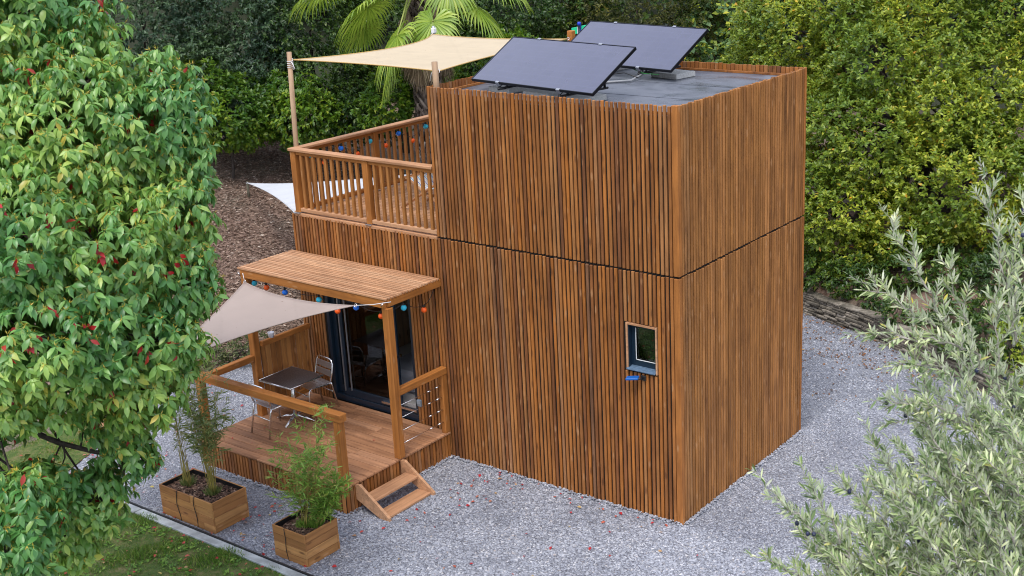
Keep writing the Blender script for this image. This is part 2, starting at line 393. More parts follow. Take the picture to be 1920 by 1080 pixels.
def gravelmat(name='gravel', rock=False):
    m, t, p = newmat(name); p.inputs['Roughness'].default_value = .85
    ge = N(t, 'NewGeometry'); tc = N(t, 'TexCoord')
    stops = [(0,(.17,.18,.22)),(.15,(.24,.255,.305)),(.4,(.30,.318,.372)),(.7,(.35,.368,.425)),(.9,(.43,.445,.495)),(.97,(.54,.545,.575)),(1,(.38,.34,.33))]
    r = ramp(t, stops)
    lo = N(t, 'TexNoise'); lo.inputs['Scale'].default_value = .55; lo.inputs['Detail'].default_value = 5; lo.inputs['Roughness'].default_value = .65; t.links.new(tc.outputs['Object'], lo.inputs['Vector'])
    lr = ramp(t, [(.32,(.72,.72,.74)),(.5,(.98,.98,.98)),(.68,(1.12,1.12,1.12))]); t.links.new(lo.outputs['Fac'], lr.inputs[0])
    if rock:
        t.links.new(ge.outputs['Random Per Island'], r.inputs[0]); t.links.new(mixc(t, r.outputs[0], lr.outputs[0], 1.0, 'MULTIPLY'), p.inputs['Base Color'])
    else:
        vo = N(t, 'TexVoronoi'); vo.inputs['Scale'].default_value = 42; t.links.new(tc.outputs['Object'], vo.inputs['Vector'])
        sp = N(t, 'SeparateColor'); t.links.new(vo.outputs['Color'], sp.inputs[0]); t.links.new(sp.outputs[0], r.inputs[0])
        dr = ramp(t, [(0,(1,1,1)),(.5,(.75,.75,.75)),(.9,(.40,.40,.42))]); t.links.new(vo.outputs['Distance'], dr.inputs[0])
        t.links.new(mixc(t, mixc(t, r.outputs[0], dr.outputs[0], 1.0, 'MULTIPLY'), lr.outputs[0], 1.0, 'MULTIPLY'), p.inputs['Base Color'])
        b = N(t, 'Bump'); b.inputs['Strength'].default_value = 1; b.inputs['Distance'].default_value = .02; b.invert = True
        t.links.new(vo.outputs['Distance'], b.inputs['Height']); t.links.new(b.outputs[0], p.inputs['Normal'])
    return m
M_GRAV = gravelmat(); M_STONE = gravelmat('gravel_stone', True)
g = MB(); g.add([(-8.7,-3.62,.012),(12,-3.62,.012),(12,8.7,.012),(-10.2,8.7,.012),(-10.2,-.5,.012)], [(0,1,2,3,4)])
tag(g.build('gravel', M_GRAV), 'pale blue grey gravel yard around the timber house', kind='structure')

def stones(n, x0, x1, y0, y1, s0, s1):
    P = np.stack([RNG.uniform(x0, x1, n), RNG.uniform(y0, y1, n)], 1)
    k = ~((P[:,0] > HX0-.02) & (P[:,0] < .0) & (P[:,1] > 0) & (P[:,1] < HD))
    k &= ~((P[:,0] > -7.2) & (P[:,0] < -4.1) & (P[:,1] > -2.18) & (P[:,1] <= 0))
    k &= ~((P[:,1] < -.5) & (P[:,0] < -8.7-(P[:,1]+3.62)*.48)); P = P[k]; n = len(P); s = RNG.uniform(s0, s1, n)
    th = RNG.uniform(0, 2*np.pi, n); V = np.zeros((n, 5, 3)); asp = RNG.uniform(.5, 1.0, n)
    for i in range(4):
        a = th + np.pi/2*i + RNG.uniform(-.4, .4, n); rr = s*RNG.uniform(.75, 1.2, n)*np.where(i % 2 == 0, 1, asp)
        V[:, i, 0] = P[:,0] + rr*np.cos(a); V[:, i, 1] = P[:,1] + rr*np.sin(a); V[:, i, 2] = .012 + s*RNG.uniform(-.25, .35, n)
    V[:, 4, 0] = P[:,0] + RNG.uniform(-.6, .6, n)*s; V[:, 4, 1] = P[:,1] + RNG.uniform(-.6, .6, n)*s; V[:, 4, 2] = .012 + s*RNG.uniform(.35, .8, n)
    b = np.arange(n)[:, None]*5
    F = np.concatenate([b+np.array([[i, (i+1) % 4, 4]]) for i in range(4)], 0)
    return V.reshape(-1, 3), F
parts_ = [stones(62000, -5, 6.5, -3.6, 0, .012, .026), stones(34000, 0, 5.5, 0, 5, .012, .022), stones(14000, -10, -5, -3.6, 4, .012, .022), stones(9000, -3.5, 5, 4.5, 8.7, .014, .026)]
def heap(n, x0, x1, y0, y1):
    v_, f_ = stones(n, x0, x1, y0, y1, .014, .026); v_ = v_.reshape(-1, 5, 3); v_[:, :, 2] += RNG.uniform(0, .035, len(v_))[:, None]; return v_.reshape(-1, 3), f_
parts_ += [heap(900, -4.1, .02, -.05, -.005), heap(800, .012, .06, 0, 3.55), heap(500, -4.09, -4.03, -2.2, 0), heap(800, -7.2, -4.05, -2.26, -2.19)]
off = 0; VV = []; FF = []
for v_, f_ in parts_: VV.append(v_); FF.append(f_+off); off += len(v_)
tag(np_mesh('gravel_stones', np.concatenate(VV), np.concatenate(FF), M_STONE), 'loose pale grey angular stones lying on the gravel yard', 'gravel', kind='stuff')

# lawn
def lawnmat():
    m, t, p = newmat('lawn'); p.inputs['Roughness'].default_value = .9
    tc = N(t, 'TexCoord'); n = N(t, 'TexNoise'); n.inputs['Scale'].default_value = 3; n.inputs['Detail'].default_value = 10; n.inputs['Roughness'].default_value = .8
    t.links.new(tc.outputs['Object'], n.inputs['Vector'])
    r = ramp(t, [(.3,(.030,.055,.010)),(.48,(.06,.10,.016)),(.58,(.14,.13,.045)),(.7,(.22,.17,.10))]); t.links.new(n.outputs['Fac'], r.inputs[0])
    t.links.new(r.outputs[0], p.inputs['Base Color']); return m
g = MB(); g.add([(-30,-30,.02),(12,-30,.02),(12,-3.66,.02),(-30,-3.66,.02)], [(0,1,2,3)])
g.add([(-30,-3.66,.02),(-8.7,-3.66,.02),(-10.2,-.5,.02),(-30,-.5,.02)], [(0,1,2,3)])
tag(g.build('lawn', lawnmat()), 'short green lawn below the overhanging tree', kind='structure')
n = 125000
gx = RNG.uniform(-11, -1.2, n); gy = -3.70 - np.abs(RNG.uniform(0, 1, n))**1.1*4.0
e_ = 14000; gy[:e_] = RNG.uniform(-3.7, -.6, e_); gx[:e_] = -8.75-(gy[:e_]+3.62)*.48-RNG.uniform(0, 2.5, e_)
hgt = RNG.uniform(.015, .055, n)*(.35+2.2*np.clip(np.sin(gx*2.3+gy*1.7)*np.sin(gx*5.1-gy*3.3), 0, 1)); th = RNG.uniform(0, 2*np.pi, n); wd = RNG.uniform(.003, .008, n)
V = np.zeros((n, 3, 3)); V[:, 0] = np.stack([gx-wd*np.cos(th), gy-wd*np.sin(th), np.full(n, .018)], 1); V[:, 1] = np.stack([gx+wd*np.cos(th), gy+wd*np.sin(th), np.full(n, .018)], 1)
le = RNG.uniform(.2, 1.0, n)*hgt; la = RNG.uniform(0, 2*np.pi, n)
V[:, 2] = np.stack([gx+le*np.cos(la), gy+le*np.sin(la), .018+hgt], 1)
M_GRASS = leafmat('grass_blades', [(0,(.04,.10,.012)),(.4,(.09,.20,.02)),(.75,(.17,.30,.035)),(.92,(.27,.29,.07)),(1,(.42,.33,.16))], .6, .3)
tag(np_mesh('grass', V.reshape(-1, 3), np.arange(n*3).reshape(-1, 3), M_GRASS), 'short green grass with weeds growing on the lawn', 'grass', kind='stuff')

# lawn edging
e = MB(); x = -8.7
while x < 3:
    L = 1.98; dz = random.uniform(-.004, .004)
    e.cham(x, -3.75+random.uniform(-.008,.008), -.05, x+L, -3.625, .045+dz, .006); x += 2.0
r_ = thing('lawn_edging', 'straight grey metal edging strip between lawn and gravel', 'edging', (-4, -3.64, 0))
e.build('edging_strip', plain('weathered_edging', (.42,.45,.46), .6, .2, var=.35, bscale=6), r_)
e = MB(); e.cham(-8.7, -3.621, 0, 3.2, -3.600, .06, .002); e.build('black_liner', M_BLACK, r_)

# dry stone wall
def stonewall():
    root = thing('stone_wall', 'low dry stacked stone retaining wall right of the house', 'wall', (-1.2, 8.7, 0))
    m, t, p = newmat('flat_wall_stone'); p.inputs['Roughness'].default_value = .9
    ge = N(t, 'NewGeometry'); tc = N(t, 'TexCoord'); rr = ramp(t, [(0,(.09,.08,.065)),(.4,(.17,.15,.12)),(.8,(.25,.22,.18)),(1,(.32,.29,.25))]); t.links.new(ge.outputs['Random Per Island'], rr.inputs[0])
    n = N(t, 'TexNoise'); n.inputs['Scale'].default_value = 12; n.inputs['Detail'].default_value = 6; t.links.new(tc.outputs['Object'], n.inputs['Vector'])
    nr = ramp(t, [(.3,(.5,.5,.48)),(.65,(1.2,1.2,1.2))]); t.links.new(n.outputs['Fac'], nr.inputs[0]); t.links.new(mixc(t, rr.outputs[0], nr.outputs[0], 1, 'MULTIPLY'), p.inputs['Base Color'])
    b = N(t, 'Bump'); b.inputs['Strength'].default_value = .7; b.inputs['Distance'].default_value = .02; t.links.new(n.outputs['Fac'], b.inputs['Height']); t.links.new(b.outputs[0], p.inputs['Normal'])
    mb = MB(); C_ = [Vector((x, float(wall_y(x))-.07, 0)) for x in (-6.0,-4.2,-2.5,-.9,.5,2.5,4.5)]
    for P0, P1 in zip(C_, C_[1:]):
        L = (P1-P0).length; d = (P1-P0)/L; nrm = Vector((d.y, -d.x, 0)); z = .0
        while z < .41:
            h = random.uniform(.035, .06); x = random.uniform(-.15, 0)
            while x < L:
                l = random.uniform(.14, .38); c = P0 + d*(x+l/2) + Vector((0,0,z+h/2)) - nrm*z*.12 + nrm*random.uniform(-.03,.03)
                Mx = Matrix.Translation(c) @ Matrix.Rotation(math.atan2(d.y, d.x)+random.uniform(-.05,.05), 4, 'Z') @ Matrix.Rotation(random.uniform(-.03,.03), 4, 'Y')
                mb.cham(-l/2+.004, -.11, -h/2+.003, l/2-.004, .11, h/2-.003, .012, Mx); x += l
            z += h
    mb.build('stacked_stones', m, root)
stonewall()

# ================================================================== THE TIMBER HOUSE
house = thing('timber_house', 'two storey flat roofed house clad in brown vertical timber slats', 'house', (0, 0, 0))
DX0, DX1, DZ0, DZ1 = -6.60, -4.74, .43, 2.62      # door opening
WX0, WX1, WZ0, WZ1 = -.80, -.37, 2.11, 2.73       # window opening
FY = -.0
def wall_f(name, x0, x1, z0, z1, holes, mat=M_CLAD, pitch=.0655, w_=.0415):
    mb = MB()
    def put(a, b, za, zb, o):
        c = (a+b)/2
        segs = [(za, zb)]
        for (hx0, hx1, hz0, hz1) in holes:
            if hx0 < c < hx1:
                segs = [s for q in segs for s in ((q[0], min(q[1], hz0)), (max(q[0], hz1), q[1])) if s[1]-s[0] > .03]
        for s in segs: mb.cham(a, -.004+o, s[0], b, .026, s[1], .005)
    slat_run(mb, x0, x1, z0, z1, pitch, w_, put)
    return mb.build(name, mat, house)
wf = wall_f('lower_front_cladding', HX0+.01, -.085, .015, H1-.016, [(DX0-.03, DX1+.03, DZ0-.5, DZ1+.03), (WX0-.035, WX1+.035, WZ0-.035, WZ1+.035), ], M_CLAD)
wall_f('upper_front_cladding', HXU, -.085, H1+.006, H2, [], M_CLAD, .0655, .041)
def wall_r(name, z0, z1):
    mb = MB()
    slat_run(mb, .075, HD-.05, z0, z1, .069, .046, lambda a, b, za, zb, o: mb.cham(-.026, a, za, .003+o, b, zb, .005))
    return mb.build(name, M_CLADR, house)
wall_r('lower_side_cladding', .015, H1-.016); wall_r('upper_side_cladding', H1+.006, H2)
mb = MB()   # left end and back
slat_run(mb, .05, HD-.05, .015, H1-.05, .069, .052, lambda a, b, za, zb, o: mb.box(HX0, a, za, HX0+.026, b, zb))
slat_run(mb, HX0+.05, -.05, .015, H1-.05, .069, .052, lambda a, b, za, zb, o: [mb.box(a, HD-.026, p, b, HD, q) for p, q in (((za, .9), (2.9, zb)) if -6.6 < a < -2.0 else ((za, zb),))])  # back slats leave a gap for the added window
mb.build('rear_lower_cladding', M_CLAD, house)
mb = MB()
slat_run(mb, .05, HD-.05, H1+.006, H2, .069, .052, lambda a, b, za, zb, o: mb.box(HXU, a, za, HXU+.026, b, zb))
slat_run(mb, HXU+.05, -.05, H1+.006, H2, .069, .058, lambda a, b, za, zb, o: mb.box(a, HD-.026, za, b, HD, zb))
mb.build('rear_upper_cladding', M_CLAD, house)
# corner boards
mb = MB()
M_CORN = wood('corner_wood', [(0,(.33,.125,.030)),(.5,(.37,.145,.036)),(1,(.40,.16,.045))], 'z', knots=.7, across=16)
for a in ((-.082,-.004,.01,.004,.070,H1-.02),(-.082,-.004,H1+.012,.004,.070,H2+.004),(-.03,HD-.045,.01,.006,HD+.004,H1-.02),(-.03,HD-.045,H1+.012,.006,HD+.004,H2+.003)):
    MB().cham(*a, .004).build('corner_board', M_CORN, house)
# dark core behind the slats, with the openings
mb = MB(); y0, y1 = .030, .16
def core(x0, x1, z0, z1): mb.box(x0, y0, z0, x1, y1, z1)
core(HX0+.03, DX0, .0, H1-.06); core(DX0, DX1, DZ1, H1-.06); core(DX0, DX1, .0, DZ0); core(DX1, WX0, 0, H1-.06)
core(WX0, WX1, 0, WZ0); core(WX0, WX1, WZ1, H1-.06); core(WX1, -.03, 0, H1-.06)
mb.box(HXU+.03, .030, H1-.058, -.03, .16, H2-.14)          # upper front
mb.box(-.16, .162, 0, -.03, HD-.03, H2-.14)                # right
mb.box(HX0+.03, .162, 0, HX0+.16, HD-.03, H1-.06); mb.box(HX0+.162, HD-.16, 0, -6.6, HD-.03, H1-.06); mb.box(-2.0, HD-.16, 0, -.162, HD-.03, H1-.06); mb.box(-6.6, HD-.16, 0, -2.0, HD-.03, .9); mb.box(-6.6, HD-.16, 2.9, -2.0, HD-.03, H1-.06)  # rear core left open for the added window
mb.box(HXU+.03, .162, H1-.058, HXU+.16, HD-.03, H2-.14); mb.box(HXU+.162, HD-.16, H1-.058, -.162, HD-.03, H2-.14)
mb.build('wall_core', M_CORE, house)
# battens on the inner side of the roof screen
mb = MB(); slat_run(mb, .1, HD-.1, 5.50, H2-.01, .069, .05, lambda a, b, za, zb, o: mb.box(-.052, a, za, -.03, b, zb))
mb.build('screen_batten', M_CLADR, house)
mb = MB(); mb.cham(HXU+.10, HD-.09, 5.526, -.06, HD-.062, 5.560, .003); mb.cham(HXU+.066, .06, 5.526, HXU+.09, HD-.1, 5.56, .003)
mb.cham(HXU+.1, .045, 5.526, -.09, .065, 5.56, .003)
mb.build('screen_rail', M_CLAD, house)
mb = MB(); mb.box(HXU+.03, .03, 5.514, -.03, HD-.03, 5.525)
rf = mb.build('roof', M_ROOF, house)
mb = MB()
for y_ in (1.12, 2.2): mb.box(HXU+.05, y_, 5.5255, -.06, y_+.09, 5.529)
mb.build('membrane_seam', M_ROOF, rf)

# interior room (seen through the sliding door)
mb = MB(); mb.box(HX0+.17, .17, .50, -.17, HD-.17, .60); mb.build('interior_floor', plain('grey_vinyl_floor', (.62,.60,.60), .5), house)
mb = MB(); mb.box(HX0+.165, HD-.2, .60, -6.6, HD-.165, H1-.2); mb.box(-2.0, HD-.2, .60, -.17, HD-.165, H1-.2); mb.box(-6.6, HD-.2, .60, -2.0, HD-.165, .9); mb.box(-6.6, HD-.2, 2.9, -2.0, HD-.165, H1-.2); mb.box(-.9, .17, .6, -.87, HD-.2, H1-.2); mb.box(HX0+.165, .17, .6, HX0+.185, HD-.2, H1-.2)
mb.build('interior_wall', wood('interior_panelling', [(0,(.34,.20,.12)),(.5,(.42,.27,.17)),(1,(.50,.33,.22))], 'z', gs=.5), house)
mb = MB(); mb.box(HX0+.165, .165, H1-.2, -.17, HD-.165, H1-.1); mb.build('interior_ceiling', plain('ceiling_board', (.7,.68,.65), .8), house)
# things seen inside the room
bn = thing('wooden_bench', 'wooden bench with a cushion seen through the glass door', 'bench', (-6.4, .75, .60))
sf = thing('grey_sofa', 'grey sofa seen through the right part of the glass door', 'sofa', (-5.5, .9, .60))
M_SOFA = plain('grey_upholstery', (.36,.36,.42), .9)
MB().cham(-5.95, .45, .62, -4.95, 1.3, .98, .05).build('seat', M_SOFA, sf); MB().cham(-5.95, 1.31, .62, -4.95, 1.5, 1.35, .05).build('backrest', M_SOFA, sf)
MB().cham(-6.80, .45, .66, -6.02, 1.05, .96, .01).build('bench_box', M_PALEX, bn)
MB().cham(-6.78, .47, .963, -6.04, 1.03, 1.06, .03).build('cushion', plain('olive_cushion', (.30,.30,.14), .9), bn)
for x in (-6.76, -6.11): MB().cham(x, .48, .605, x+.05, .53, .658, .004).build('leg', M_BLACK, bn)
cur = thing('curtain', 'pale curtain hanging inside the glass door', 'curtain', (-5.9, .35, .7))
mb = MB(); pts = []; k = 40
vs = [(-6.02+.22*i/k, .30+.03*math.sin(i*1.1), z) for z in (.72, 2.5) for i in range(k+1)]
mb.add(vs, [(i, i+1, k+2+i, k+1+i) for i in range(k)], True)
o_ = mb.build('drape', plain('pale_drape', (.5,.52,.55), .9), cur); o_.modifiers.new('t', 'SOLIDIFY').thickness = .004
bw = MB()  # unseen rear window, added to let daylight into the room
for a in ((-6.6,.9,-6.54,2.9),(-2.06,.9,-2.0,2.9),(-4.33,.9,-4.27,2.9)): bw.cham(a[0], HD-.12, a[1], a[2], HD-.05, a[3], .004)
bw.cham(-6.54, HD-.12, .9, -4.33, HD-.05, .96, .004).cham(-4.27, HD-.12, .9, -2.06, HD-.05, .96, .004).cham(-6.54, HD-.12, 2.84, -4.33, HD-.05, 2.9, .004).cham(-4.27, HD-.12, 2.84, -2.06, HD-.05, 2.9, .004)
bw = bw.build('added_rear_window', M_NAVY, house)
MB().box(-6.54, HD-.09, .96, -4.33, HD-.082, 2.84).build('glass_pane', M_GLASS, bw); MB().box(-4.27, HD-.09, .96, -2.06, HD-.082, 2.84).build('glass_pane', M_GLASS, bw)
# sliding door
dr = MB()
for (a, b, c, d) in ((DX0, DX1, DZ1-.09, DZ1), (DX0, DX1, DZ0, DZ0+.10)): dr.cham(a, .02, c, b, .15, d, .004)
dr.cham(DX0, .022, DZ0+.10, DX0+.06, .15, DZ1-.09, .004); dr.cham(DX1-.05, .022, DZ0+.10, DX1, .15, DZ1-.09, .004)
door = dr.build('sliding_door', M_NAVY, house)
def leafpanel(name, x0, x1, y, hnd=False):
    mb = MB(); s = .085
    mb.cham(x0, y, DZ0+.105, x0+s, y+.045, DZ1-.095, .004); mb.cham(x1-s, y, DZ0+.105, x1, y+.045, DZ1-.095, .004)
    mb.cham(x0+s, y, DZ0+.105, x1-s, y+.045, DZ0+.23, .004); mb.cham(x0+s, y, DZ1-.185, x1-s, y+.045, DZ1-.095, .004)
    mb.build('door_frame', M_NAVY, door)
    MB().box(x0+s, y+.02, DZ0+.23, x1-s, y+.028, DZ1-.185).build('glass_pane', M_GLASS, door)
leafpanel('door_leaf', -6.54, -5.32, .085); leafpanel('door_leaf', -6.36, -5.20, .035)
mb = MB(); mb.box(-6.335, .018, DZ0+.18, -6.318, .034, DZ1-.12); mb.box(-6.185, .014, DZ0+.21, -6.172, .034, DZ1-.12); mb.box(-5.315, .016, DZ0+.2, -5.303, .034, DZ1-.12)
mb.build('bright_edge_strip', M_DSTEEL, door)
mb = MB(); mb.box(-5.5, -.006, DZ0+.155, DX1-.02, .05, DZ0+.19); mb.build('threshold_track', M_STEEL, door)
mb = MB(); mb.tube([(-5.09,.02,1.12),(-5.09,-.05,1.13),(-5.09,-.05,1.42),(-5.09,.02,1.43)], .014, 8); mb.build('door_handle', M_BLACK, door)
MB().cham(-5.19, .036, DZ0+.2, -5.10, .075, DZ1-.2, .004).build('lock_stile', M_NAVY, door)
# window
win = MB(); y = .07
for a in ((WX0,y,WZ0+.03,WX0+.07,y+.05,WZ1), (WX1-.04,y,WZ0+.03,WX1,y+.05,WZ1), (WX0+.07,y,WZ1-.05,WX1-.04,y+.05,WZ1), (WX0+.07,y,WZ0+.03,WX1-.04,y+.05,WZ0+.11)): win.cham(*a, .003)
win = win.build('window', M_NAVY, house)
mb = MB(); mb.box(WX0+.001, -.0, WZ0, WX0+.012, .069, WZ1-.001); mb.box(WX1-.012, 0, WZ0, WX1-.001, .069, WZ1-.001); mb.box(WX0+.012, 0, WZ1-.012, WX1-.012, .069, WZ1-.001)
mb.build('reveal_lining', M_NAVY, win)
mb = MB(); s = .028
for a in ((WX0-s,-.016,WZ0-.01,WX0,.02,WZ1+s),(WX1,-.016,WZ0-.01,WX1+s*.8,.02,WZ1+s),(WX0,-.016,WZ1,WX1,.02,WZ1+s)): mb.cham(*a, .003)
mb.build('timber_surround', M_PALEX, win)
Mx = Matrix.Translation((0,0,WZ0+.012)) @ Matrix.Rotation(.14, 4, 'X')
MB().cham(WX0-.015, -.045, -.008, WX1-.0, .075, .010, .003, Mx).build('sill', M_NAVYL, win)
mb = MB(); a, b, c, d = WX0+.075, WX1-.045, WZ0+.115, WZ1-.055
mb.box(a, .064, c, a+.009, .071, d); mb.box(a, .064, c, b, .071, c+.009); mb.build('white_gasket', M_WHITE, win)
MB().box(WX0+.07, .09, WZ0+.11, WX1-.04, .098, WZ1-.05).build('glass_pane', M_GLASS, win)
MB().box(WX0+.0, .13, WZ0-.0, WX1, .15, WZ1).build('dark_backing', M_CORE, win)  # black panel closing the opening behind the glass

# terrace floor on the lower roof
mb = MB(); xx = HX0+.07
while xx < HXU-.02:
    x2 = min(xx+.14, HXU); mb.cham(xx, .08, H1-.045, x2-.005, HD-.08, H1-.02, .003); xx += .145
mb.build('terrace_floor', M_TERR, house)
mb = MB(); mb.box(HX0+.028, .028, H1-.059, HXU, HD-.028, H1-.047); mb.build('terrace_membrane', M_CORE, house)
mb = MB(); mb.cham(HX0+.10, -.002, H1-.045, HXU-.0, .075, H1+.002, .004); mb.cham(HX0+.0, .08, H1-.045, HX0+.065, HD-.0, H1+.002, .004)
mb.build('terrace_edge_board', M_PALEX, house)

# wall spot light, outlet
sp = thing('wall_spotlight', 'small blue spotlight on a black bracket below the window', 'spotlight', (-.55, -.05, 2.0))
Mx = Matrix.Translation((-.68, -.10, 2.03)) @ Matrix.Rotation(.35, 4, 'Z') @ Matrix.Rotation(-.1, 4, 'Y')
MB().cham(-.085, -.05, -.014, .085, .05, .014, .01, Mx).build('lamp_head', plain('blue_lamp_head', (.012,.11,.42), .35), sp)
mb = MB(); mb.cham(-.60, -.03, 1.99, -.52, -.004, 2.06, .006); mb.tube([(-.56,-.02,2.03),(-.58,-.08,2.03),(-.62,-.1,2.03)], .012, 8); mb.build('bracket', M_BLACK, sp)
ol = thing('outlet_box', 'grey weatherproof socket box on the wall beside the glass door', 'socket', (-4.66, -.02, .77))
MB().cham(-4.70, -.045, .72, -4.62, -.004, .83, .008).build('box_body', plain('grey_plastic', (.22,.27,.32), .5), ol)
MB().cham(-4.695, -.052, .765, -4.625, -.0455, .826, .004).build('cover_flap', plain('grey_plastic_flap', (.30,.36,.42), .45), ol)

# ================================================================== TERRACE RAILING
rl = thing('terrace_railing', 'wooden baluster railing around the upper terrace', 'railing', (-7.05, .05, H1))
RZ = 4.50
mb = MB()
pz = H1+.012
for p in ((-7.0,.06),(-5.44,.06)):
    MB().cham(p[0]-.055, p[1]-.045, pz, p[0]+.055, p[1]+.055, RZ-.036, .006).build('post', M_POSTZ, rl)
for p in ((-7.0,1.8),(-7.0,HD-.08)):
    MB().cham(p[0]-.05, p[1]-.055, pz, p[0]+.05, p[1]+.055, RZ-.036, .006).build('post', M_POSTZ, rl)
MB().cham(-7.075, -.01, RZ-.035, HXU-.005, .125, RZ+.012, .012).build('handrail', M_PALEX, rl)
MB().cham(-7.07, .126, RZ-.035, -6.93, HD, RZ+.012, .012).build('handrail', M_PALEY, rl)
mb = MB(); mb.cham(-6.94, .03, RZ-.09, -5.50, .075, RZ-.038, .004); mb.cham(-5.38, .03, RZ-.09, HXU-.01, .075, RZ-.038, .004)
mb.build('upper_rail', M_RAILX, rl)
mb = MB(); mb.cham(-6.94, .02, H1+.03, -5.50, .085, H1+.085, .004); mb.cham(-5.38, .02, H1+.03, HXU-.01, .085, H1+.085, .004)
mb.build('bottom_rail', M_PALEX, rl)
mb = MB(); mb.cham(-7.025, .12, RZ-.09, -6.98, 1.74, RZ-.038, .004); mb.cham(-7.025, 1.86, RZ-.09, -6.98, HD-.14, RZ-.038, .004); mb.build('upper_rail', M_RAILY, rl)
mb = MB(); mb.cham(-7.035, .12, H1+.03, -6.97, 1.74, H1+.085, .004); mb.cham(-7.035, 1.86, H1+.03, -6.97, HD-.14, H1+.085, .004); mb.build('bottom_rail', M_RAILY, rl)
def bal(x, y):
    MB().cham(x-.024, y-.022, H1+.086, x+.024, y+.022, RZ-.091, .004).build('baluster', M_BAL, rl)
for i in range(10): bal(-6.84+i*.134, .052)
for i in range(9): bal(-5.27+i*.136, .052)
for i in range(11): bal(-7.002, .26+i*.137)
for i in range(10): bal(-7.002, 1.98+i*.137)

# small grey brackets under the posts
for a in ((-7.06,-.03,H1+.004,-6.93,.10,H1+.011),(-5.5,-.02,H1+.004,-5.38,.1,H1+.011)): MB().cham(*a, .002).build('post_bracket', M_DSTEEL, rl)

# ================================================================== ROOF SAIL AND ITS POLES
def pole(label, x, y, z0, z1, r=.045, mat=None, name='sail_pole', square=False, lean=(0,0)):
    o = MB()
    if square: o.cham(x-r, y-r, z0, x+r, y+r, z1, .006)
    else: o.tube([(x, y, z0), (x+.004+lean[0]*.5, y+lean[1]*.5, (z0+z1)/2), (x+lean[0], y+lean[1], z1)], r, 14, r*.94)
    root = thing(name, label, 'pole', (x, y, z0), 'poles holding the roof shade sail')
    o.build('pole_shaft', mat or M_PALEZ, root)
    return root
M_POLE = wood('grey_pole_wood', [(0,(.36,.24,.15)),(1,(.44,.31,.20))], 'z', gs=.5, knots=.2)
p1 = pole('tall round wooden pole at the front left corner of the terrace', -7.125, .16, 3.0, 5.96, .04, M_POLE, lean=(.045,.08))
mb = MB()
for k in range(4): mb.tube([(-7.08+.047*math.cos(a), .24+.047*math.sin(a), 5.80-k*.03+.004*a) for a in [j*.6 for j in range(12)]], .005, 5)
mb.tube([(-7.04,.22,5.82),(-6.98,.20,5.79),(-6.93,.19,5.72),(-6.98,.2,5.70)], .006, 5)
mb.build('rope_lashing', M_ROPE, p1)
p2 = pole('slim grey metal pole at the back corner of the terrace by the palm', -7.12, 3.56, 3.4, 6.0, .028, M_DSTEEL)
MB().cham(-7.15, 3.52, 5.88, -7.08, 3.6, 5.97, .01).build('pole_bracket', M_WHITE, p2)
pole('short square wooden post rising behind the solar panels', -4.17, 3.58, 3.4, 6.02, .05, M_RAILY, square=True)
p4 = pole('round wooden post at the front left corner of the roof screen', -3.97, .10, 5.30, 5.98, .045, M_POLE)
mb = MB(); mb.tube([(-4.03,.14,5.86),(-4.10,.16,5.80),(-4.12,.15,5.70)], .006, 5); mb.build('rope_tail', M_ROPE, p4)

def sail(name, label, corners, inset, mat, sag=.0, hem_mat=None, n=26):
    C = [np.array(c, float) for c in corners]; cen = sum(C)/len(C)
    def edge(a, b, t, s):
        p = C[a]*(1-t)+C[b]*t; mid = (C[a]+C[b])/2; d = cen-mid; d -= (C[b]-C[a])*np.dot(d, C[b]-C[a])/np.dot(C[b]-C[a], C[b]-C[a])
        d /= np.linalg.norm(d)+1e-9
        return p + d*s*4*t*(1-t)
    if len(C) == 3: C = [C[0], C[1], C[2], C[2]]; inset = [inset[0], inset[1], 0, inset[2]]
    pts = []
    for j in range(n+1):
        v = j/n
        for i in range(n+1):
            u = i/n
            b_ = edge(0, 1, u, inset[0]); t_ = edge(3, 2, u, inset[2]) if inset[2] or len(corners) == 4 else C[2]
            l_ = edge(0, 3, v, inset[3]); r_e = edge(1, 2, v, inset[1])
            bil = C[0]*(1-u)*(1-v)+C[1]*u*(1-v)+C[2]*u*v+C[3]*(1-u)*v
            q = b_*(1-v)+t_*v+l_*(1-u)+r_e*u-bil
            q = q - np.array([0,0,sag*16*u*(1-u)*v*(1-v)])
            pts.append(q)
    F = np.array([(j*(n+1)+i, j*(n+1)+i+1, (j+1)*(n+1)+i+1, (j+1)*(n+1)+i) for j in range(n) for i in range(n)])
    root = thing(name, label, 'shade sail', tuple(C[0]))
    o = np_mesh('canopy', np.array(pts), F, mat, root, True)
    md = o.modifiers.new('thick', 'SOLIDIFY'); md.thickness = .004
    # hem
    h = MB()
    idx = [i for i in range(n+1)], [i*(n+1)+n for i in range(n+1)], [n*(n+1)+i for i in range(n, -1, -1)], [i*(n+1) for i in range(n, -1, -1)]
    for e_ in idx:
        P = [Vector(pts[i]) for i in e_]
        if (P[0]-P[-1]).length > .05: h.tube(P, .009, 5)
    h.build('hem', hem_mat or mat, root)
    for c in corners:
        h = MB(); d = Vector(cen)-Vector(c); c = Vector(c)
        h.tube([c+Vector((.022*math.cos(a), .022*math.sin(a)*.4, .022*math.sin(a))) - d.normalized()*.02 for a in [k*math.pi/5 for k in range(11)]], .006, 6)
        h.build('corner_ring', M_STEEL, root)
    return root
M_CREAM = cloth('cream_sail_cloth', (.70,.60,.44), (.66,.54,.36))
M_HEM = plain('ochre_hem', (.50,.33,.12), .8)
sail('shade_sail', 'cream four cornered shade sail stretched over the terrace', [(-7.03,.26,5.84),(-3.97,.17,5.84),(-4.17,3.46,5.90),(-7.09,3.48,5.87)], [.10,.12,.26,.62], M_CREAM, .03, M_HEM)
M_PINK = cloth('sand_pink_sail_cloth', (.52,.435,.395), (.46,.36,.31))
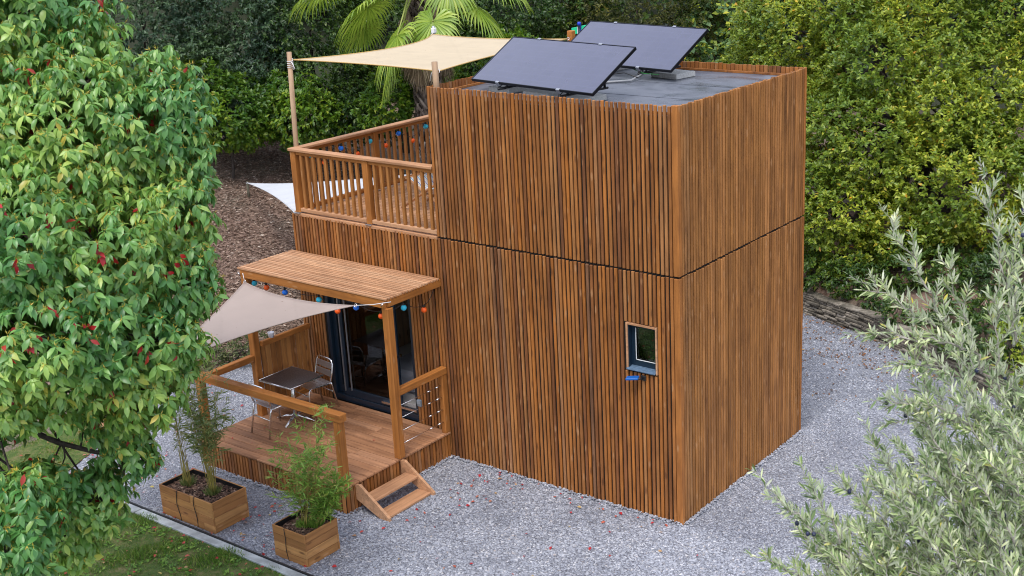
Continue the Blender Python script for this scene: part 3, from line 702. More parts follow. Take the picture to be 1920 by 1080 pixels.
s2c = [tuple(on(459,529,'y',-1.16)), tuple(on(664,573,'y',-1.32)), tuple(on(262,707,'z',2.05))]
s2 = sail('shade_sail', 'pinkish beige triangular shade sail fixed to the porch roof posts', s2c, [.14,.22,.10], M_PINK, .02)
MB().tube([Vector(s2c[1]), on(700,571,'y',-1.25), on(733,566,'y',-1.15)], .006, 5).build('rope', M_ROPE, s2)
mb = MB(); mb.tube([Vector(s2c[0]), on(455,512,'y',-1.14)], .006, 5); mb.build('rope', M_ROPE, s2)
q3 = Vector(s2c[2]); d3 = Vector((-.35,-.45,0))
pr = thing('sail_anchor_pole', 'wooden pole in the lawn behind the big leafy tree', 'pole', (q3.x+d3.x, q3.y+d3.y, 0))
MB().tube([(q3.x+d3.x, q3.y+d3.y, 0), (q3.x+d3.x*.9, q3.y+d3.y*.9, 2.2)], .045, 12).build('pole_shaft', M_PALEZ, pr)
mb = MB(); mb.tube([q3, (q3.x+d3.x*.9, q3.y+d3.y*.9, 2.14)], .006, 5); mb.build('rope', M_ROPE, pr)
M_WSAIL = cloth('white_sail_cloth', (.74,.76,.80), (.6,.62,.66))
c3 = tuple(on(463,343,'z',1.78))
sail('shade_sail', 'white triangular shade sail behind the left end of the house', [(-7.19,.12,3.42),(-7.19,3.35,3.44), c3], [.10,.40,.10], M_WSAIL, .02)
pr = thing('sail_stake', 'short wooden stake on the mulch bank at the tip of the white sail', 'stake', (c3[0]-.02, c3[1]+.02, float(terr(c3[0], c3[1]))))
MB().tube([(c3[0]-.05, c3[1]+.05, float(terr(c3[0], c3[1]))-.1), (c3[0]-.05, c3[1]+.05, 1.80)], .03, 10).build('pole_shaft', plain('dull_green_pole', (.10,.09,.06), .8), pr)

# ================================================================== SOLAR PANELS ON THE ROOF
def panelmat():
    m, t, p = newmat('solar_glass')
    p.inputs['Roughness'].default_value = .16; p.inputs['Specular IOR Level'].default_value = .8
    p.inputs['Coat Weight'].default_value = 1.0; p.inputs['Coat Roughness'].default_value = .06; p.inputs['Coat IOR'].default_value = 1.85; p.inputs['Coat Tint'].default_value = (.86,.84,1,1)
    tc = N(t, 'TexCoord'); br = N(t, 'TexBrick')
    br.offset = 0; br.inputs['Scale'].default_value = 1; br.inputs['Brick Width'].default_value = .2; br.inputs['Row Height'].default_value = .118
    br.inputs['Mortar Size'].default_value = .003; br.inputs['Color1'].default_value = (.014,.018,.050,1); br.inputs['Color2'].default_value = (.024,.028,.062,1)
    br.inputs['Mortar'].default_value = (.045,.05,.09,1)
    t.links.new(tc.outputs['Object'], br.inputs['Vector'])
    no = N(t, 'TexNoise'); no.inputs['Scale'].default_value = 3; no.inputs['Detail'].default_value = 6; t.links.new(tc.outputs['Object'], no.inputs['Vector'])
    rr = ramp(t, [(.3,(.12,.12,.12)),(.7,(.30,.30,.30))]); t.links.new(no.outputs['Fac'], rr.inputs[0]); t.links.new(rr.outputs[0], p.inputs['Roughness'])
    t.links.new(br.outputs[0], p.inputs['Base Color'])
    return m
M_SOL = panelmat()
PW, PD = 2.39, .965
def solar():
    root = bpy.data.objects.new('solar_panel', None); COL.objects.link(root)
    mb = MB(); mb.box(.012, .012, .004, PW-.012, PD-.012, .030); mb.build('cell_sheet', M_SOL, root)
    mb = MB(); s = .013
    mb.cham(0,0,-.008,PW,s,.036,.002); mb.cham(0,PD-s,-.008,PW,PD,.036,.002); mb.cham(0,s,-.008,s,PD-s,.036,.002); mb.cham(PW-s,s,-.008,PW,PD-s,.036,.002)
    mb.build('frame', plain('black_frame', (.012,.013,.018), .3, .5), root)
    for x in (.55, 1.75):
        mb = MB(); mb.cham(x-.03, -.012, -.03, x+.03, .022, .040, .003); mb.build('clamp', M_DSTEEL, root)
        mb = MB(); mb.cham(x-.03, PD-.022, -.03, x+.03, PD+.012, .040, .003); mb.build('clamp', M_DSTEEL, root)
        mb = MB(); mb.cham(x-.02, .0, -.05, x+.02, PD-.04, -.01, .003)
        inv = Matrix.Rotation(-TILT, 4, 'X')
        # triangular support standing on the roof (local frame of the tilted panel)
        def L(yh, zh): return inv @ Vector((x, yh, zh))
        zb = 5.60-5.68
        mb.tube([L(.02,-.03), L(.02, zb)], .018, 6); mb.tube([L(.86,.42), L(.86, zb)], .018, 6); mb.tube([L(.0,zb+.01), L(.92, zb+.01)], .018, 6); mb.tube([L(.1,zb), L(.86,.30)], .012, 6)
        mb.build('support_leg', M_BLACK, root)
    return root
TILT = R(31.2)
sp1 = solar(); sp2 = copy_tree(sp1)
for o, (x, y), lab in ((sp1, (-3.65,.495), 'dark solar panel nearest the front edge of the flat roof'), (sp2, (-3.80,2.62), 'rear solar panel reflecting pale sky, farther back on the roof')):
    o.location = (x, y, 5.68); o.rotation_euler = (Matrix.Rotation(R(-9.7), 3, 'Z') @ Matrix.Rotation(TILT, 3, 'X')).to_euler()
    tag(o, lab, 'solar panel', 'tilted solar panels on the roof')
blk = [(-3.45,.60,.42,'concrete block under the left end of the front solar panel'),(-2.75,.48,.5,'concrete block under the middle of the front solar panel'),(-1.98,.34,.42,'concrete block at the right end of the front solar panel'),
       (-3.3,2.95,.42,'concrete block under the left end of the rear solar panel'),(-2.05,2.62,.5,'concrete block at the right end of the rear solar panel')]
for (x, y, L, lab) in blk:
    Mx = Matrix.Translation((x, y, 5.526)) @ Matrix.Rotation(R(-9.7), 4, 'Z')
    o = thing('concrete_block', lab, 'block', (x, y, 5.526), 'concrete ballast blocks on the roof')
    MB().cham(0, 0, 0, L, .42, .075, .006, Mx).build('slab', M_CONC, o)
cb = thing('roof_cable', 'grey cable loop with a green and yellow wire between the panels', 'cable', (-2.4, 2.2, 5.53))
mb = MB(); mb.tube([(-3.0,1.7,5.545),(-2.7,1.75,5.545),(-2.3,1.85,5.545),(-2.05,2.1,5.55),(-2.05,2.4,5.6),(-2.15,2.6,5.75)], .017, 8); mb.build('conduit', plain('grey_conduit', (.25,.26,.28), .5), cb)
mb = MB(); mb.tube([(-2.25,2.45,5.66),(-2.0,2.35,5.62),(-1.8,2.45,5.6)], .008, 6); mb.build('earth_wire', plain('green_wire', (.08,.40,.10), .5), cb)
mb = MB(); mb.tube([(-3.1,2.25,5.6),(-2.6,2.2,5.58),(-2.3,2.3,5.62),(-2.0,2.2,5.58)], .009, 6); mb.build('black_wire', M_BLACK, cb)

# ================================================================== PORCH ROOF
pr = thing('porch_roof', 'flat slatted wooden canopy over the glass door', 'canopy', (-5.6, -.6, 0))
AZ = 2.875
mb = MB(); y = -1.145
while y < -.03:
    mb.cham(-7.17+random.uniform(-.006,.006), y, AZ-.026, -4.045+random.uniform(-.006,.006), y+.034, AZ+random.uniform(-.002,.002), .003); y += .059
mb.build('roof_slats', M_PALEX, pr)
mb = MB(); mb.cham(-7.13, -1.135, AZ-.155, -4.10, -1.085, AZ-.030, .004); mb.build('front_beam', M_RAILX, pr)
for x in (-7.13, -4.11):
    MB().cham(x, -1.083, AZ-.135, x+.055, -.005, AZ-.030, .004).build('side_beam', M_RAILY, pr)
mb = MB(); mb.cham(-7.07, -.055, AZ-.135, -4.115, -.006, AZ-.031, .004); mb.build('wall_beam', M_RAILX, pr)
for x in (-7.075, -4.105):
    MB().cham(x-.058, -1.13, .436, x+.058, -1.015, AZ-.156, .007).build('post', M_POSTZ, pr)
mb = MB(); mb.tube([(-4.15,-1.14,AZ-.11),(-4.13,-1.17,AZ-.10),(-4.10,-1.17,AZ-.085),(-4.09,-1.15,AZ-.07)], .010, 6); mb.build('eye_hook', M_STEEL, pr); mb = MB(); mb.tube([(-7.1,-1.14,AZ-.1),(-7.12,-1.17,AZ-.09),(-7.14,-1.16,AZ-.07)], .008, 6)
mb.build('eye_hook', M_STEEL, pr)

# ================================================================== DECK
dk = thing('wooden_deck', 'raised brown wooden deck in front of the glass door', 'deck', (-5.6, -1.1, 0))
DX_0, DX_1, DY0 = -7.19, -4.065, -2.215
mb = MB(); y = DY0; i = 0
while y < -.02:
    y2 = min(y+.148, -.012); cut = -4.9+random.uniform(-1.4, .3)
    mb.cham(DX_0, y, .405, cut-.002, y2-.010, .436, .005); mb.cham(cut+.002, y, .405, DX_1, y2-.010, .436, .004); y += .148
mb.build('deck_floor', M_DECK, dk)
mb = MB()
slat_run(mb, DX_0+.03, DX_1-.03, .01, .400, .066, .046, lambda a, b, za, zb, o: mb.box(a, DY0+.012, za, b, DY0+.035, zb))
slat_run(mb, DY0+.04, -.02, .01, .400, .066, .046, lambda a, b, za, zb, o: mb.box(DX_1-.035, a, za, DX_1-.012+o, b, zb))
slat_run(mb, DY0+.04, -.02, .01, .400, .066, .046, lambda a, b, za, zb, o: mb.box(DX_0+.012, a, za, DX_0+.035, b, zb))
mb.build('skirting_slats', M_CLAD, dk)
mb = MB(); mb.box(DX_0+.04, DY0+.04, .0, DX_1-.04, -.03, .395); mb.build('deck_frame', M_CORE, dk)

def balustrade(name, label):
    return thing(name, label, 'railing', (0, 0, .436))
ra = balustrade('porch_railing', 'low wooden front railing with a single beam along the deck edge')
for x in (-7.09, -4.155):
    MB().cham(x-.055, -2.175, .437, x+.055, -2.065, 1.40, .007).build('post', M_POSTZ, ra)
MB().cham(-7.15, -2.185, 1.402, -4.05, -2.060, 1.515, .007).build('handrail', M_RAILX, ra)
ra = balustrade('porch_railing', 'short wooden side rail at the left end of the deck')
MB().cham(-7.13, -2.058, 1.36, -7.03, -1.132, 1.46, .007).build('handrail', M_RAILY, ra)
ra = balustrade('porch_railing', 'short side railing with steel cables right of the glass door')
MB().cham(-4.155, -.115, .437, -4.07, -.012, 1.375, .007).build('post', M_POSTZ, ra)
MB().cham(-4.165, -1.013, 1.377, -4.06, -.010, 1.48, .007).build('handrail', M_RAILY, ra)
for z in (.62, .82, 1.02, 1.21):
    MB().tube([(-4.11,-1.013,z),(-4.11,-.116,z)], .004, 6).build('cable', M_STEEL, ra)
    MB().tube([(-4.11,-.40,z),(-4.11,-.30,z)], .009, 8).tube([(-4.11,-.22,z),(-4.11,-.117,z)], .010, 8).build('tensioner', M_STEEL, ra)

# privacy screen at left end of porch
ps = thing('privacy_screen', 'wooden board screen at the left end of the porch', 'screen', (-7.02, -.5, .436))
mb = MB(); y = -1.00
while y < -.06:
    w2 = random.uniform(.085, .10); mb.cham(-7.045+random.uniform(-.004,.004), y, .50+random.uniform(0,.03), -7.020, min(y+w2-.008, -.03), 1.62, .003); y += w2+.006
mb.build('boards', wood('screen_boards', BAL, 'z', gs=.6, knots=.8), ps)
MB().cham(-7.018, -1.012, 1.58, -6.955, -.03, 1.665, .005).build('top_rail', M_RAILY, ps); MB().cham(-7.018, -1.012, .52, -6.975, -.03, .60, .005).build('bottom_rail', M_RAILY, ps)
cu = thing('tealight_glass', 'small white frosted glass cup standing on the privacy screen', 'cup', (-6.99, -.80, 1.665))
mb = MB(); c = (-6.987, -.80); ring = []
prof = [(.0,1.667),(.040,1.667),(.050,1.74),(.052,1.75),(.046,1.75),(.036,1.685),(.0,1.685)]
vs = []; n_ = 16
for (r, z) in prof: vs += [(c[0]+r*math.cos(2*math.pi*k/n_), c[1]+r*math.sin(2*math.pi*k/n_), z) for k in range(n_)]
mb.add(vs, [(i*n_+k, i*n_+(k+1) % n_, (i+1)*n_+(k+1) % n_, (i+1)*n_+k) for i in range(len(prof)-1) for k in range(n_)], True)
mb.build('cup_body', plain('frosted_white', (.72,.75,.85), .5), cu)

# steps
st = thing('wooden_steps', 'two tread wooden steps leading up to the deck', 'steps', (-3.8, -1.55, 0))
prof = [(-4.06,.415),(-3.985,.43),(-3.455,.06),(-3.455,.0),(-3.60,.0),(-4.06,.20)]
for y in (-2.02, -1.12):
    MB().prism(prof, 'y', y, y+.042).build('stringer', M_PALEY, st)
MB().cham(-3.98, -1.976, .215, -3.735, -1.122, .250, .004).build('tread', M_PALEY, st)
MB().cham(-3.75, -1.976, .020, -3.50, -1.122, .055, .004).build('tread', M_PALEY, st)

# ================================================================== TABLE AND CHAIRS
def tablemat():
    m, t, p = newmat('speckled_table_top'); p.inputs['Roughness'].default_value = .3; p.inputs['Metallic'].default_value = .35
    tc = N(t, 'TexCoord'); vo = N(t, 'TexVoronoi'); vo.inputs['Scale'].default_value = 70; t.links.new(tc.outputs['Object'], vo.inputs['Vector'])
    r = ramp(t, [(0,(.34,.29,.27)),(.25,(.13,.10,.09)),(.6,(.065,.05,.048))]); t.links.new(vo.outputs['Distance'], r.inputs[0]); t.links.new(r.outputs[0], p.inputs['Base Color'])
    return m
tb = thing('bistro_table', 'square dark topped bistro table with an aluminium pedestal', 'table', (-6.45, -.93, .437))
mb = MB(); mb.cham(-6.80, -1.27, 1.135, -6.10, -.62, 1.155, .006); mb.build('tabletop', tablemat(), tb)
mb = MB(); a = [(-6.805,-1.275),(-6.095,-1.275),(-6.095,-.615),(-6.805,-.615),(-6.805,-1.275)]
mb.tube([(x, y, 1.143) for x, y in a], .013, 8); mb.build('metal_rim', M_STEEL, tb)
mb = MB(); mb.tube([(-6.45,-.945,.50),(-6.45,-.945,1.13)], .032, 14); mb.build('pedestal', M_STEEL, tb)
for k in range(4):
    a = k*math.pi/2+.35; ex, ey = .31*math.cos(a), .31*math.sin(a)
    mb = MB(); mb.tube([(-6.45,-.945,.53),(-6.45+ex*.5,-.945+ey*.5,.50),(-6.45+ex,-.945+ey,.455)], [.030,.024,.016], 8); mb.sphere((-6.45+ex,-.945+ey,.452), .016, 8, 6); mb.build('leg', M_STEEL, tb)
def chair():
    root = bpy.data.objects.new('bistro_chair', None); COL.objects.link(root)
    T = .0145; w2 = .22
    # back hoop and rear legs: side (x), back at +y
    for s in (-1, 1):
        pass
    hoop = [(-w2,.30,.0),(-w2+.01,.22,.40),(-w2+.005,.20,.46),(-w2,.235,.60),(-w2+.01,.265,.74),(-w2+.04,.272,.79),(-w2+.09,.275,.805),
            (w2-.09,.275,.805),(w2-.04,.272,.79),(w2-.01,.265,.74),(w2,.235,.60),(w2-.005,.20,.46),(w2-.01,.22,.40),(w2,.30,.0)]
    MB().tube(hoop[:3], T, 10).build('leg', M_STEEL, root); MB().tube(hoop[-3:], T, 10).build('leg', M_STEEL, root)
    MB().tube(hoop[2:-2], T, 10).build('back_frame', M_STEEL, root)
    for s in (-1, 1):
        MB().tube([(s*w2, -.235, 0), (s*w2, -.215, .40), (s*(w2-.005), -.195, .440), (s*(w2-.01), -.15, .452), (s*(w2-.01), .20, .44)], T, 10).build('leg', M_STEEL, root)
    MB().tube([(-w2+.01,-.205,.33),(w2-.01,-.205,.33)], .010, 8).build('stretcher', M_STEEL, root)
    MB().tube([(-w2+.01,.245,.28),(w2-.01,.245,.28)], .010, 8).build('stretcher', M_STEEL, root)
    m_ = plain('satin_aluminium_slat', (.55,.54,.56), .35, .9)
    seat = MB()
    for i in range(5):
        y = -.205+i*.083; seat.cham(-w2+.004, y, .455-.006*abs(2-i)*0, w2-.004, y+.074, .464, .003)
    seat.build('seat', m_, root)
    bk = MB()
    for z, yy in ((.535,.222),(.655,.247)):
        Mx = Matrix.Translation((0, yy, z)) @ Matrix.Rotation(-.2, 4, 'X'); bk.cham(-w2+.01, -.004, 0, w2-.01, .005, .095, .003, Mx)
    bk.build('backrest', m_, root)
    return root
ch = chair(); ch2 = copy_tree(ch)
ch.location = (-6.50, -.50, .437); ch.rotation_euler = (0, 0, R(-8))
ch2.location = (-6.44, -1.34, .437); ch2.rotation_euler = (0, 0, R(176))
tag(ch, 'aluminium bistro chair between the table and the glass door', 'chair', 'aluminium chairs at the porch table')
tag(ch2, 'aluminium bistro chair between the table and the front railing', 'chair', 'aluminium chairs at the porch table')

# deckchair on the terrace
dc = thing('deckchair', 'folding wooden deckchair with striped blue and white canvas', 'deckchair', (-5.0, 1.35, H1))
def stripes():
    m, t, p = newmat('striped_canvas'); p.inputs['Roughness'].default_value = .9
    tc = N(t, 'TexCoord'); sx = N(t, 'SeparateXYZ'); t.links.new(tc.outputs['Object'], sx.inputs[0])
    mu = N(t, 'Math', operation='MULTIPLY'); mu.inputs[1].default_value = 7.3; t.links.new(sx.outputs[1], mu.inputs[0]); fr = N(t, 'Math', operation='FRACT'); t.links.new(mu.outputs[0], fr.inputs[0])
    r = ramp(t, [(0,(.75,.75,.74)),(.3,(.10,.35,.65)),(.42,(.75,.75,.74)),(.6,(.60,.42,.12)),(.66,(.75,.75,.74)),(.8,(.05,.12,.45)),(.9,(.75,.75,.74))], 'CONSTANT')
    t.links.new(fr.outputs[0], r.inputs[0]); t.links.new(r.outputs[0], p.inputs['Base Color']); return m
zf = H1-.02
for y in (1.05, 1.63):
    MB().tube([(-5.75,y,zf+.02),(-4.55,y,zf+.75)], .022, 8).build('frame_rail', M_PALEX, dc)
    MB().tube([(-4.75,y+.035,zf+.02),(-5.62,y+.035,zf+.50)], .020, 8).build('leg', M_PALEX, dc)
mb = MB(); mb.tube([(-5.62,1.05,zf+.5),(-5.62,1.67,zf+.5)], .018, 8); mb.tube([(-4.55,1.04,zf+.75),(-4.55,1.64,zf+.75)], .018, 8); mb.tube([(-4.78,1.05,zf+.04),(-4.78,1.67,zf+.04)], .018, 8)
mb.build('cross_bar', M_PALEX, dc)
prof = [(-5.60,.50),(-5.45,.36),(-5.25,.33),(-5.0,.42),(-4.78,.60),(-4.55,.77)]
vs = [(x, 1.09, zf+z) for x, z in prof]+[(x, 1.61, zf+z) for x, z in prof]; k = len(prof)
o = MB().add(vs, [(i, i+1, k+i+1, k+i) for i in range(k-1)], True).build('canvas_sling', stripes(), dc); o.modifiers.new('t', 'SOLIDIFY').thickness = .004

# ================================================================== STRING LIGHTS
BC = {'c': plain('cyan_bulb', (.04,.58,.85), .35), 'o': plain('orange_bulb', (.95,.13,.015), .35), 'b': plain('blue_bulb', (.015,.20,.90), .35)}
def string_light(label, pts, start, end):
    root = thing('string_light', label, 'string lights', tuple(pts[0][0]))
    path = [Vector(start)]
    for p, c in pts: path.append(Vector(p)+Vector((0,0,.075)))
    path.append(Vector(end)); sm = []
    for a, b in zip(path, path[1:]):
        for k in range(6):
            t = k/6; q = a.lerp(b, t); q.z -= .05*4*t*(1-t); sm.append(q)
    sm.append(path[-1]); MB().tube(sm, .005, 5).build('cable', M_BLACK, root)
    for p, c in pts:
        p = Vector(p); o = MB().sphere(p, .043, 14, 10).build('bulb', BC[c], root)
        s = MB().tube([p+Vector((0,0,.028)), p+Vector((0,0,.075))], .017, 10).build('socket', M_BLACK, o)
pp = [(477,531,'c'),(499.7,539,'o'),(534.4,548,'b'),(598,561.7,'c'),(633,583,'o'),(667.8,576.4,'b'),(714.7,592.5,'o')]
pts = [(on(x, y, 'y', -1.03), c) for x, y, c in pp] + [(on(757,577,'x',-4.16),'c'), (on(795,581,'x',-4.16),'o')]
string_light('string of coloured bulbs hanging under the porch canopy', pts, (-7.0,-1.05,2.72), (-4.15,-.06,2.70))
pp = [(639.5,278,'b'),(670,288,'o'),(693.6,264.4,'c'),(722.8,272.6,'o'),(747.3,250,'b'),(773.3,263.6,'o'),(798,237,'c')]
pts = [(on(582.7,291,'y',.11),'c'), (on(609,304.5,'y',.11),'o')]
string_light('string of coloured bulbs behind the front terrace railing', pts, (-7.0,.1,4.44), (-6.2,.1,4.42))
pts = [(on(x, y, 'x', -6.99), c) for x, y, c in pp]
string_light('string of coloured bulbs along the left side of the terrace railing', pts, (-7.0,.3,4.42), (-7.0,3.4,4.42))

# ================================================================== PLANTERS
def planter(label, x0, y0, x1, y1, h, straps, mat_soil):
    root = thing('wooden_planter', label, 'planter', ((x0+x1)/2, (y0+y1)/2, 0), 'wooden planter boxes on the gravel')
    t = .022; rows = 4; rh = h/rows
    for (nm, mat, f) in (('long_side', M_CRATEX, 0), ('short_side', M_CRATEY, 1)):
        for s in (0, 1):
            mb = MB()
            for r in range(rows):
                z0, z1 = .012+r*rh, .012+(r+1)*rh-.004; j = random.uniform(-.002,.002)
                # boards are pieced from short lengths
                a, b = (x0, x1) if f == 0 else (y0+t+.001, y1-t-.001); c = a
                while c < b-.02:
                    d = min(c+random.uniform(.45,.95), b); d = b if b-d < .12 else d; jj_ = random.uniform(-.003,.003)
                    if f == 0: yy = y0 if s == 0 else y1-t; mb.cham(c+.001, yy+jj_, z0, d-.001, yy+t+jj_, z1, .003)
                    else: xx = x0+.002 if s == 0 else x1-t-.002; mb.cham(xx+jj_, c+.001, z0, xx+t+jj_, d-.001, z1, .003)
                    c = d
            mb.build(nm, mat, root)
    MB().box(x0+t+.004, y0+t+.004, .02, x1-t-.004, y1-t-.004, h-.07).build('soil', mat_soil, root)
    mb = MB()
    for q in ((x0+t,y0+t,x1-t,y0+t+.003),(x0+t,y1-t-.003,x1-t,y1-t),(x0+t,y0+t+.003,x0+t+.003,y1-t-.003),(x1-t-.003,y0+t+.003,x1-t,y1-t-.003)): mb.box(q[0]+.001, q[1]+.001, .05, q[2]-.001, q[3]-.001, h+.004)
    mb.build('black_liner', M_BLACK, root)
    for sx in straps:
        mb = MB(); pts = [(sx+.012*math.sin(k*.9+sx*5)+.02*(k/8)**2, y0-.008-.006*math.sin(k*.6), h+.01-k*h/8) for k in range(9)]
        mb.tube([(sx, y0+.03, h+.006)]+pts, .005, 5); mb.build('strap', M_BLACK, root)
    # bark chips
    n = int((x1-x0)*(y1-y0)*1500); V = []; F = []
    for i in range(n):
        x, y = random.uniform(x0+.04, x1-.04), random.uniform(y0+.04, y1-.04); z = h-.062+random.uniform(0,.02)
        Mx = Matrix.Translation((x,y,z)) @ Matrix.Rotation(random.uniform(0,6.3),4,'Z') @ Matrix.Rotation(random.uniform(-.5,.5),4,'X'); l, w2 = random.uniform(.01,.035), random.uniform(.005,.012)
        b = len(V); V += [Mx @ Vector(q) for q in ((-l,-w2,0),(l,-w2,.003),(l,w2,0),(-l,w2,.004))]; F.append((b,b+1,b+2,b+3))
    o = np_mesh('bark_chips', np.array([tuple(v) for v in V]), np.array(F), M_CHIP, root); o['kind'] = 'stuff'
    return root
def chipmat():
    m, t, p = newmat('bark_chip'); p.inputs['Roughness'].default_value = .9; ge = N(t, 'NewGeometry')
    r = ramp(t, [(0,(.05,.025,.018)),(.5,(.14,.075,.05)),(.85,(.24,.14,.095)),(1,(.42,.30,.22))]); t.links.new(ge.outputs['Random Per Island'], r.inputs[0]); t.links.new(r.outputs[0], p.inputs['Base Color']); return m
M_CHIP = chipmat(); M_SOIL = plain('dark_potting_soil', (.035,.022,.016), .95, bump=.8, bscale=50, var=.4)
planter('long wooden planter box with two dark strings, near the lawn', -6.385, -3.52, -5.25, -2.93, .455, (-6.0,-5.62), M_SOIL)
planter('square wooden planter box with one dark string, nearest the steps', -4.11, -3.46, -3.50, -2.89, .455, (-3.87,), M_SOIL)

# ================================================================== LEAF TOOLS
def unit(v): return v/(np.linalg.norm(v, axis=-1, keepdims=True)+1e-9)
def leaf_mesh(P, D, Nn, L, W, kind='big'):
    """one leaf per row: base P, tip direction D, face normal Nn, length L, width W"""
    P = np.asarray(P, float); D = unit(D); S = unit(np.cross(D, Nn)); U = np.cross(S, D)
    n = len(P); L = np.asarray(L)[:, None]; W = np.asarray(W)[:, None]
    if kind == 'big':      # 8 verts, folded along the midrib and arched
        T = [(0,0,0),(-.42,.30,.07),(0,.30,.03),(.42,.30,.07),(-.5,.62,.03),(0,.62,-.03),(.5,.62,.03),(0,1,-.22)]
        F = np.array([(0,1,2),(0,2,3),(1,4,5),(1,5,2),(2,5,6),(2,6,3),(4,7,5),(5,7,6)])
    elif kind == 'small':  # 4 verts, folded
        T = [(0,0,0),(-.5,.5,.10),(0,1,-.06),(.5,.5,.10)]; F = np.array([(0,1,2),(0,2,3)])
    elif kind == 'blade':  # slender
        T = [(0,0,0),(-.5,.4,.02),(.5,.4,.02),(0,1,-.10)]; F = np.array([(0,1,2),(1,3,2)])
    elif kind == 'olive':
        T = [(0,0,0),(-.42,.28,.25),(.42,.28,.25),(-.45,.65,.2),(.45,.65,.2),(0,1,0)]; F = np.array([(0,2,1),(1,2,4),(1,4,3),(3,4,5)])
    T = np.array(T); V = P[:, None, :] + (T[None, :, 0:1]*W[:, None]*S[:, None]) + (T[None, :, 1:2]*L[:, None]*D[:, None]) + (T[None, :, 2:3]*L[:, None]*U[:, None]*(1 if kind != 'olive' else .12))
    k = len(T); FF = (np.arange(n)[:, None, None]*k + F[None]).reshape(-1, 3)
    return V.reshape(-1, 3), FF
def crown_points(blobs, dens, shell=(.72, 1.02), inner=.72, facing=None):
    """points on the outer shells of a union of ellipsoids; blobs = [(c, (rx,ry,rz))]"""
    out = []; axes = []
    for i, (c, r) in enumerate(blobs):
        c = np.array(c); r = np.array(r); area = 4*np.pi*((r[0]*r[1])**1.6/3+(r[0]*r[2])**1.6/3+(r[1]*r[2])**1.6/3)**(1/1.6)
        n = int(area*dens); d = unit(RNG.normal(size=(n, 3))); k = RNG.uniform(shell[0], shell[1], n)**1.0
        lump = 1+.20*np.sin(d[:,0]*7+i*2)*np.sin(d[:,1]*6+i)*np.cos(d[:,2]*7+i*3)+.07*np.sin(d[:,0]*15+i)*np.cos(d[:,2]*13)
        p = c + d*r*(k*lump)[:, None]
        keep = np.ones(n, bool)
        for j, (c2, r2) in enumerate(blobs):
            if j != i: keep &= (((p-np.array(c2))/np.array(r2))**2).sum(1) > inner**2
        if facing is not None:
            tc = unit(np.array(CAM_LOC)-p); keep &= ((tc*unit(d/r)).sum(1) > facing)
        out.append(p[keep]); axes.append(unit(d/r)[keep])
    return np.concatenate(out), np.concatenate(axes)
def rosettes(P, A, k, spread, droop, L0, L1, wr, kind, jitter=.0, up=.3):
    n = len(P); A = unit(A+np.array([0,0,up])+RNG.normal(size=(n,3))*.25)
    ref = np.where(np.abs(A[:, 2:3]) < .9, np.array([[0,0,1.]]), np.array([[1.,0,0]])); S = unit(np.cross(A, ref)); T = np.cross(A, S)
    Ps, Ds, Ns, Ls = [], [], [], []
    for q in range(k):
        a = 2*np.pi*q/k*1.0 + RNG.uniform(0, 2*np.pi, n)*.25 + RNG.uniform(0, 6.3); sp = RNG.uniform(spread[0], spread[1], n)[:, None]
        rad = S*np.cos(a)[:, None]+T*np.sin(a)[:, None]
        D = unit(A*np.cos(sp)+rad*np.sin(sp)+np.array([0,0,-1.])*RNG.uniform(droop[0], droop[1], n)[:, None])
        Nn = unit(A+np.array([0,0,.6])+RNG.normal(size=(n,3))*.25)
        Ps.append(P+RNG.normal(size=(n,3))*jitter); Ds.append(D); Ns.append(Nn); Ls.append(RNG.uniform(L0, L1, n))
    L = np.concatenate(Ls)
    return leaf_mesh(np.concatenate(Ps), np.concatenate(Ds), np.concatenate(Ns), L, L*wr*RNG.uniform(.8, 1.15, len(L)), kind)
def branch_path(a, b, k=6, wob=.08, lift=.0):
    a, b = Vector(a), Vector(b); L = (b-a).length; o = []
    for i in range(k+1):
        t = i/k; p = a.lerp(b, t) + Vector((random.uniform(-1,1), random.uniform(-1,1), random.uniform(-1,1)))*wob*L*(0 if i in (0, k) else 1)*.5
        p.z += lift*4*t*(1-t); o.append(p)
    return o
def barkmat(name, c0, c1, sc=18):
    m, t, p = newmat(name); p.inputs['Roughness'].default_value = .9; tc = N(t, 'TexCoord'); n = N(t, 'TexNoise'); n.inputs['Scale'].default_value = sc; n.inputs['Detail'].default_value = 8
    t.links.new(tc.outputs['Object'], n.inputs['Vector']); r = ramp(t, [(.3, c0), (.7, c1)]); t.links.new(n.outputs['Fac'], r.inputs[0]); t.links.new(r.outputs[0], p.inputs['Base Color'])
    b = N(t, 'Bump'); b.inputs['Strength'].default_value = .8; b.inputs['Distance'].default_value = .02; t.links.new(n.outputs['Fac'], b.inputs['Height']); t.links.new(b.outputs[0], p.inputs['Normal']); return m
M_BARK = barkmat('dark_bark', (.020,.015,.012), (.07,.055,.045)); M_BARKG = barkmat('grey_bark', (.22,.20,.18), (.48,.45,.42), 30)
def join(parts):
    off = 0; VV = []; FF = []
    for v_, f_ in parts: VV.append(v_); FF.append(f_+off); off += len(v_)
    return np.concatenate(VV), np.concatenate(FF)

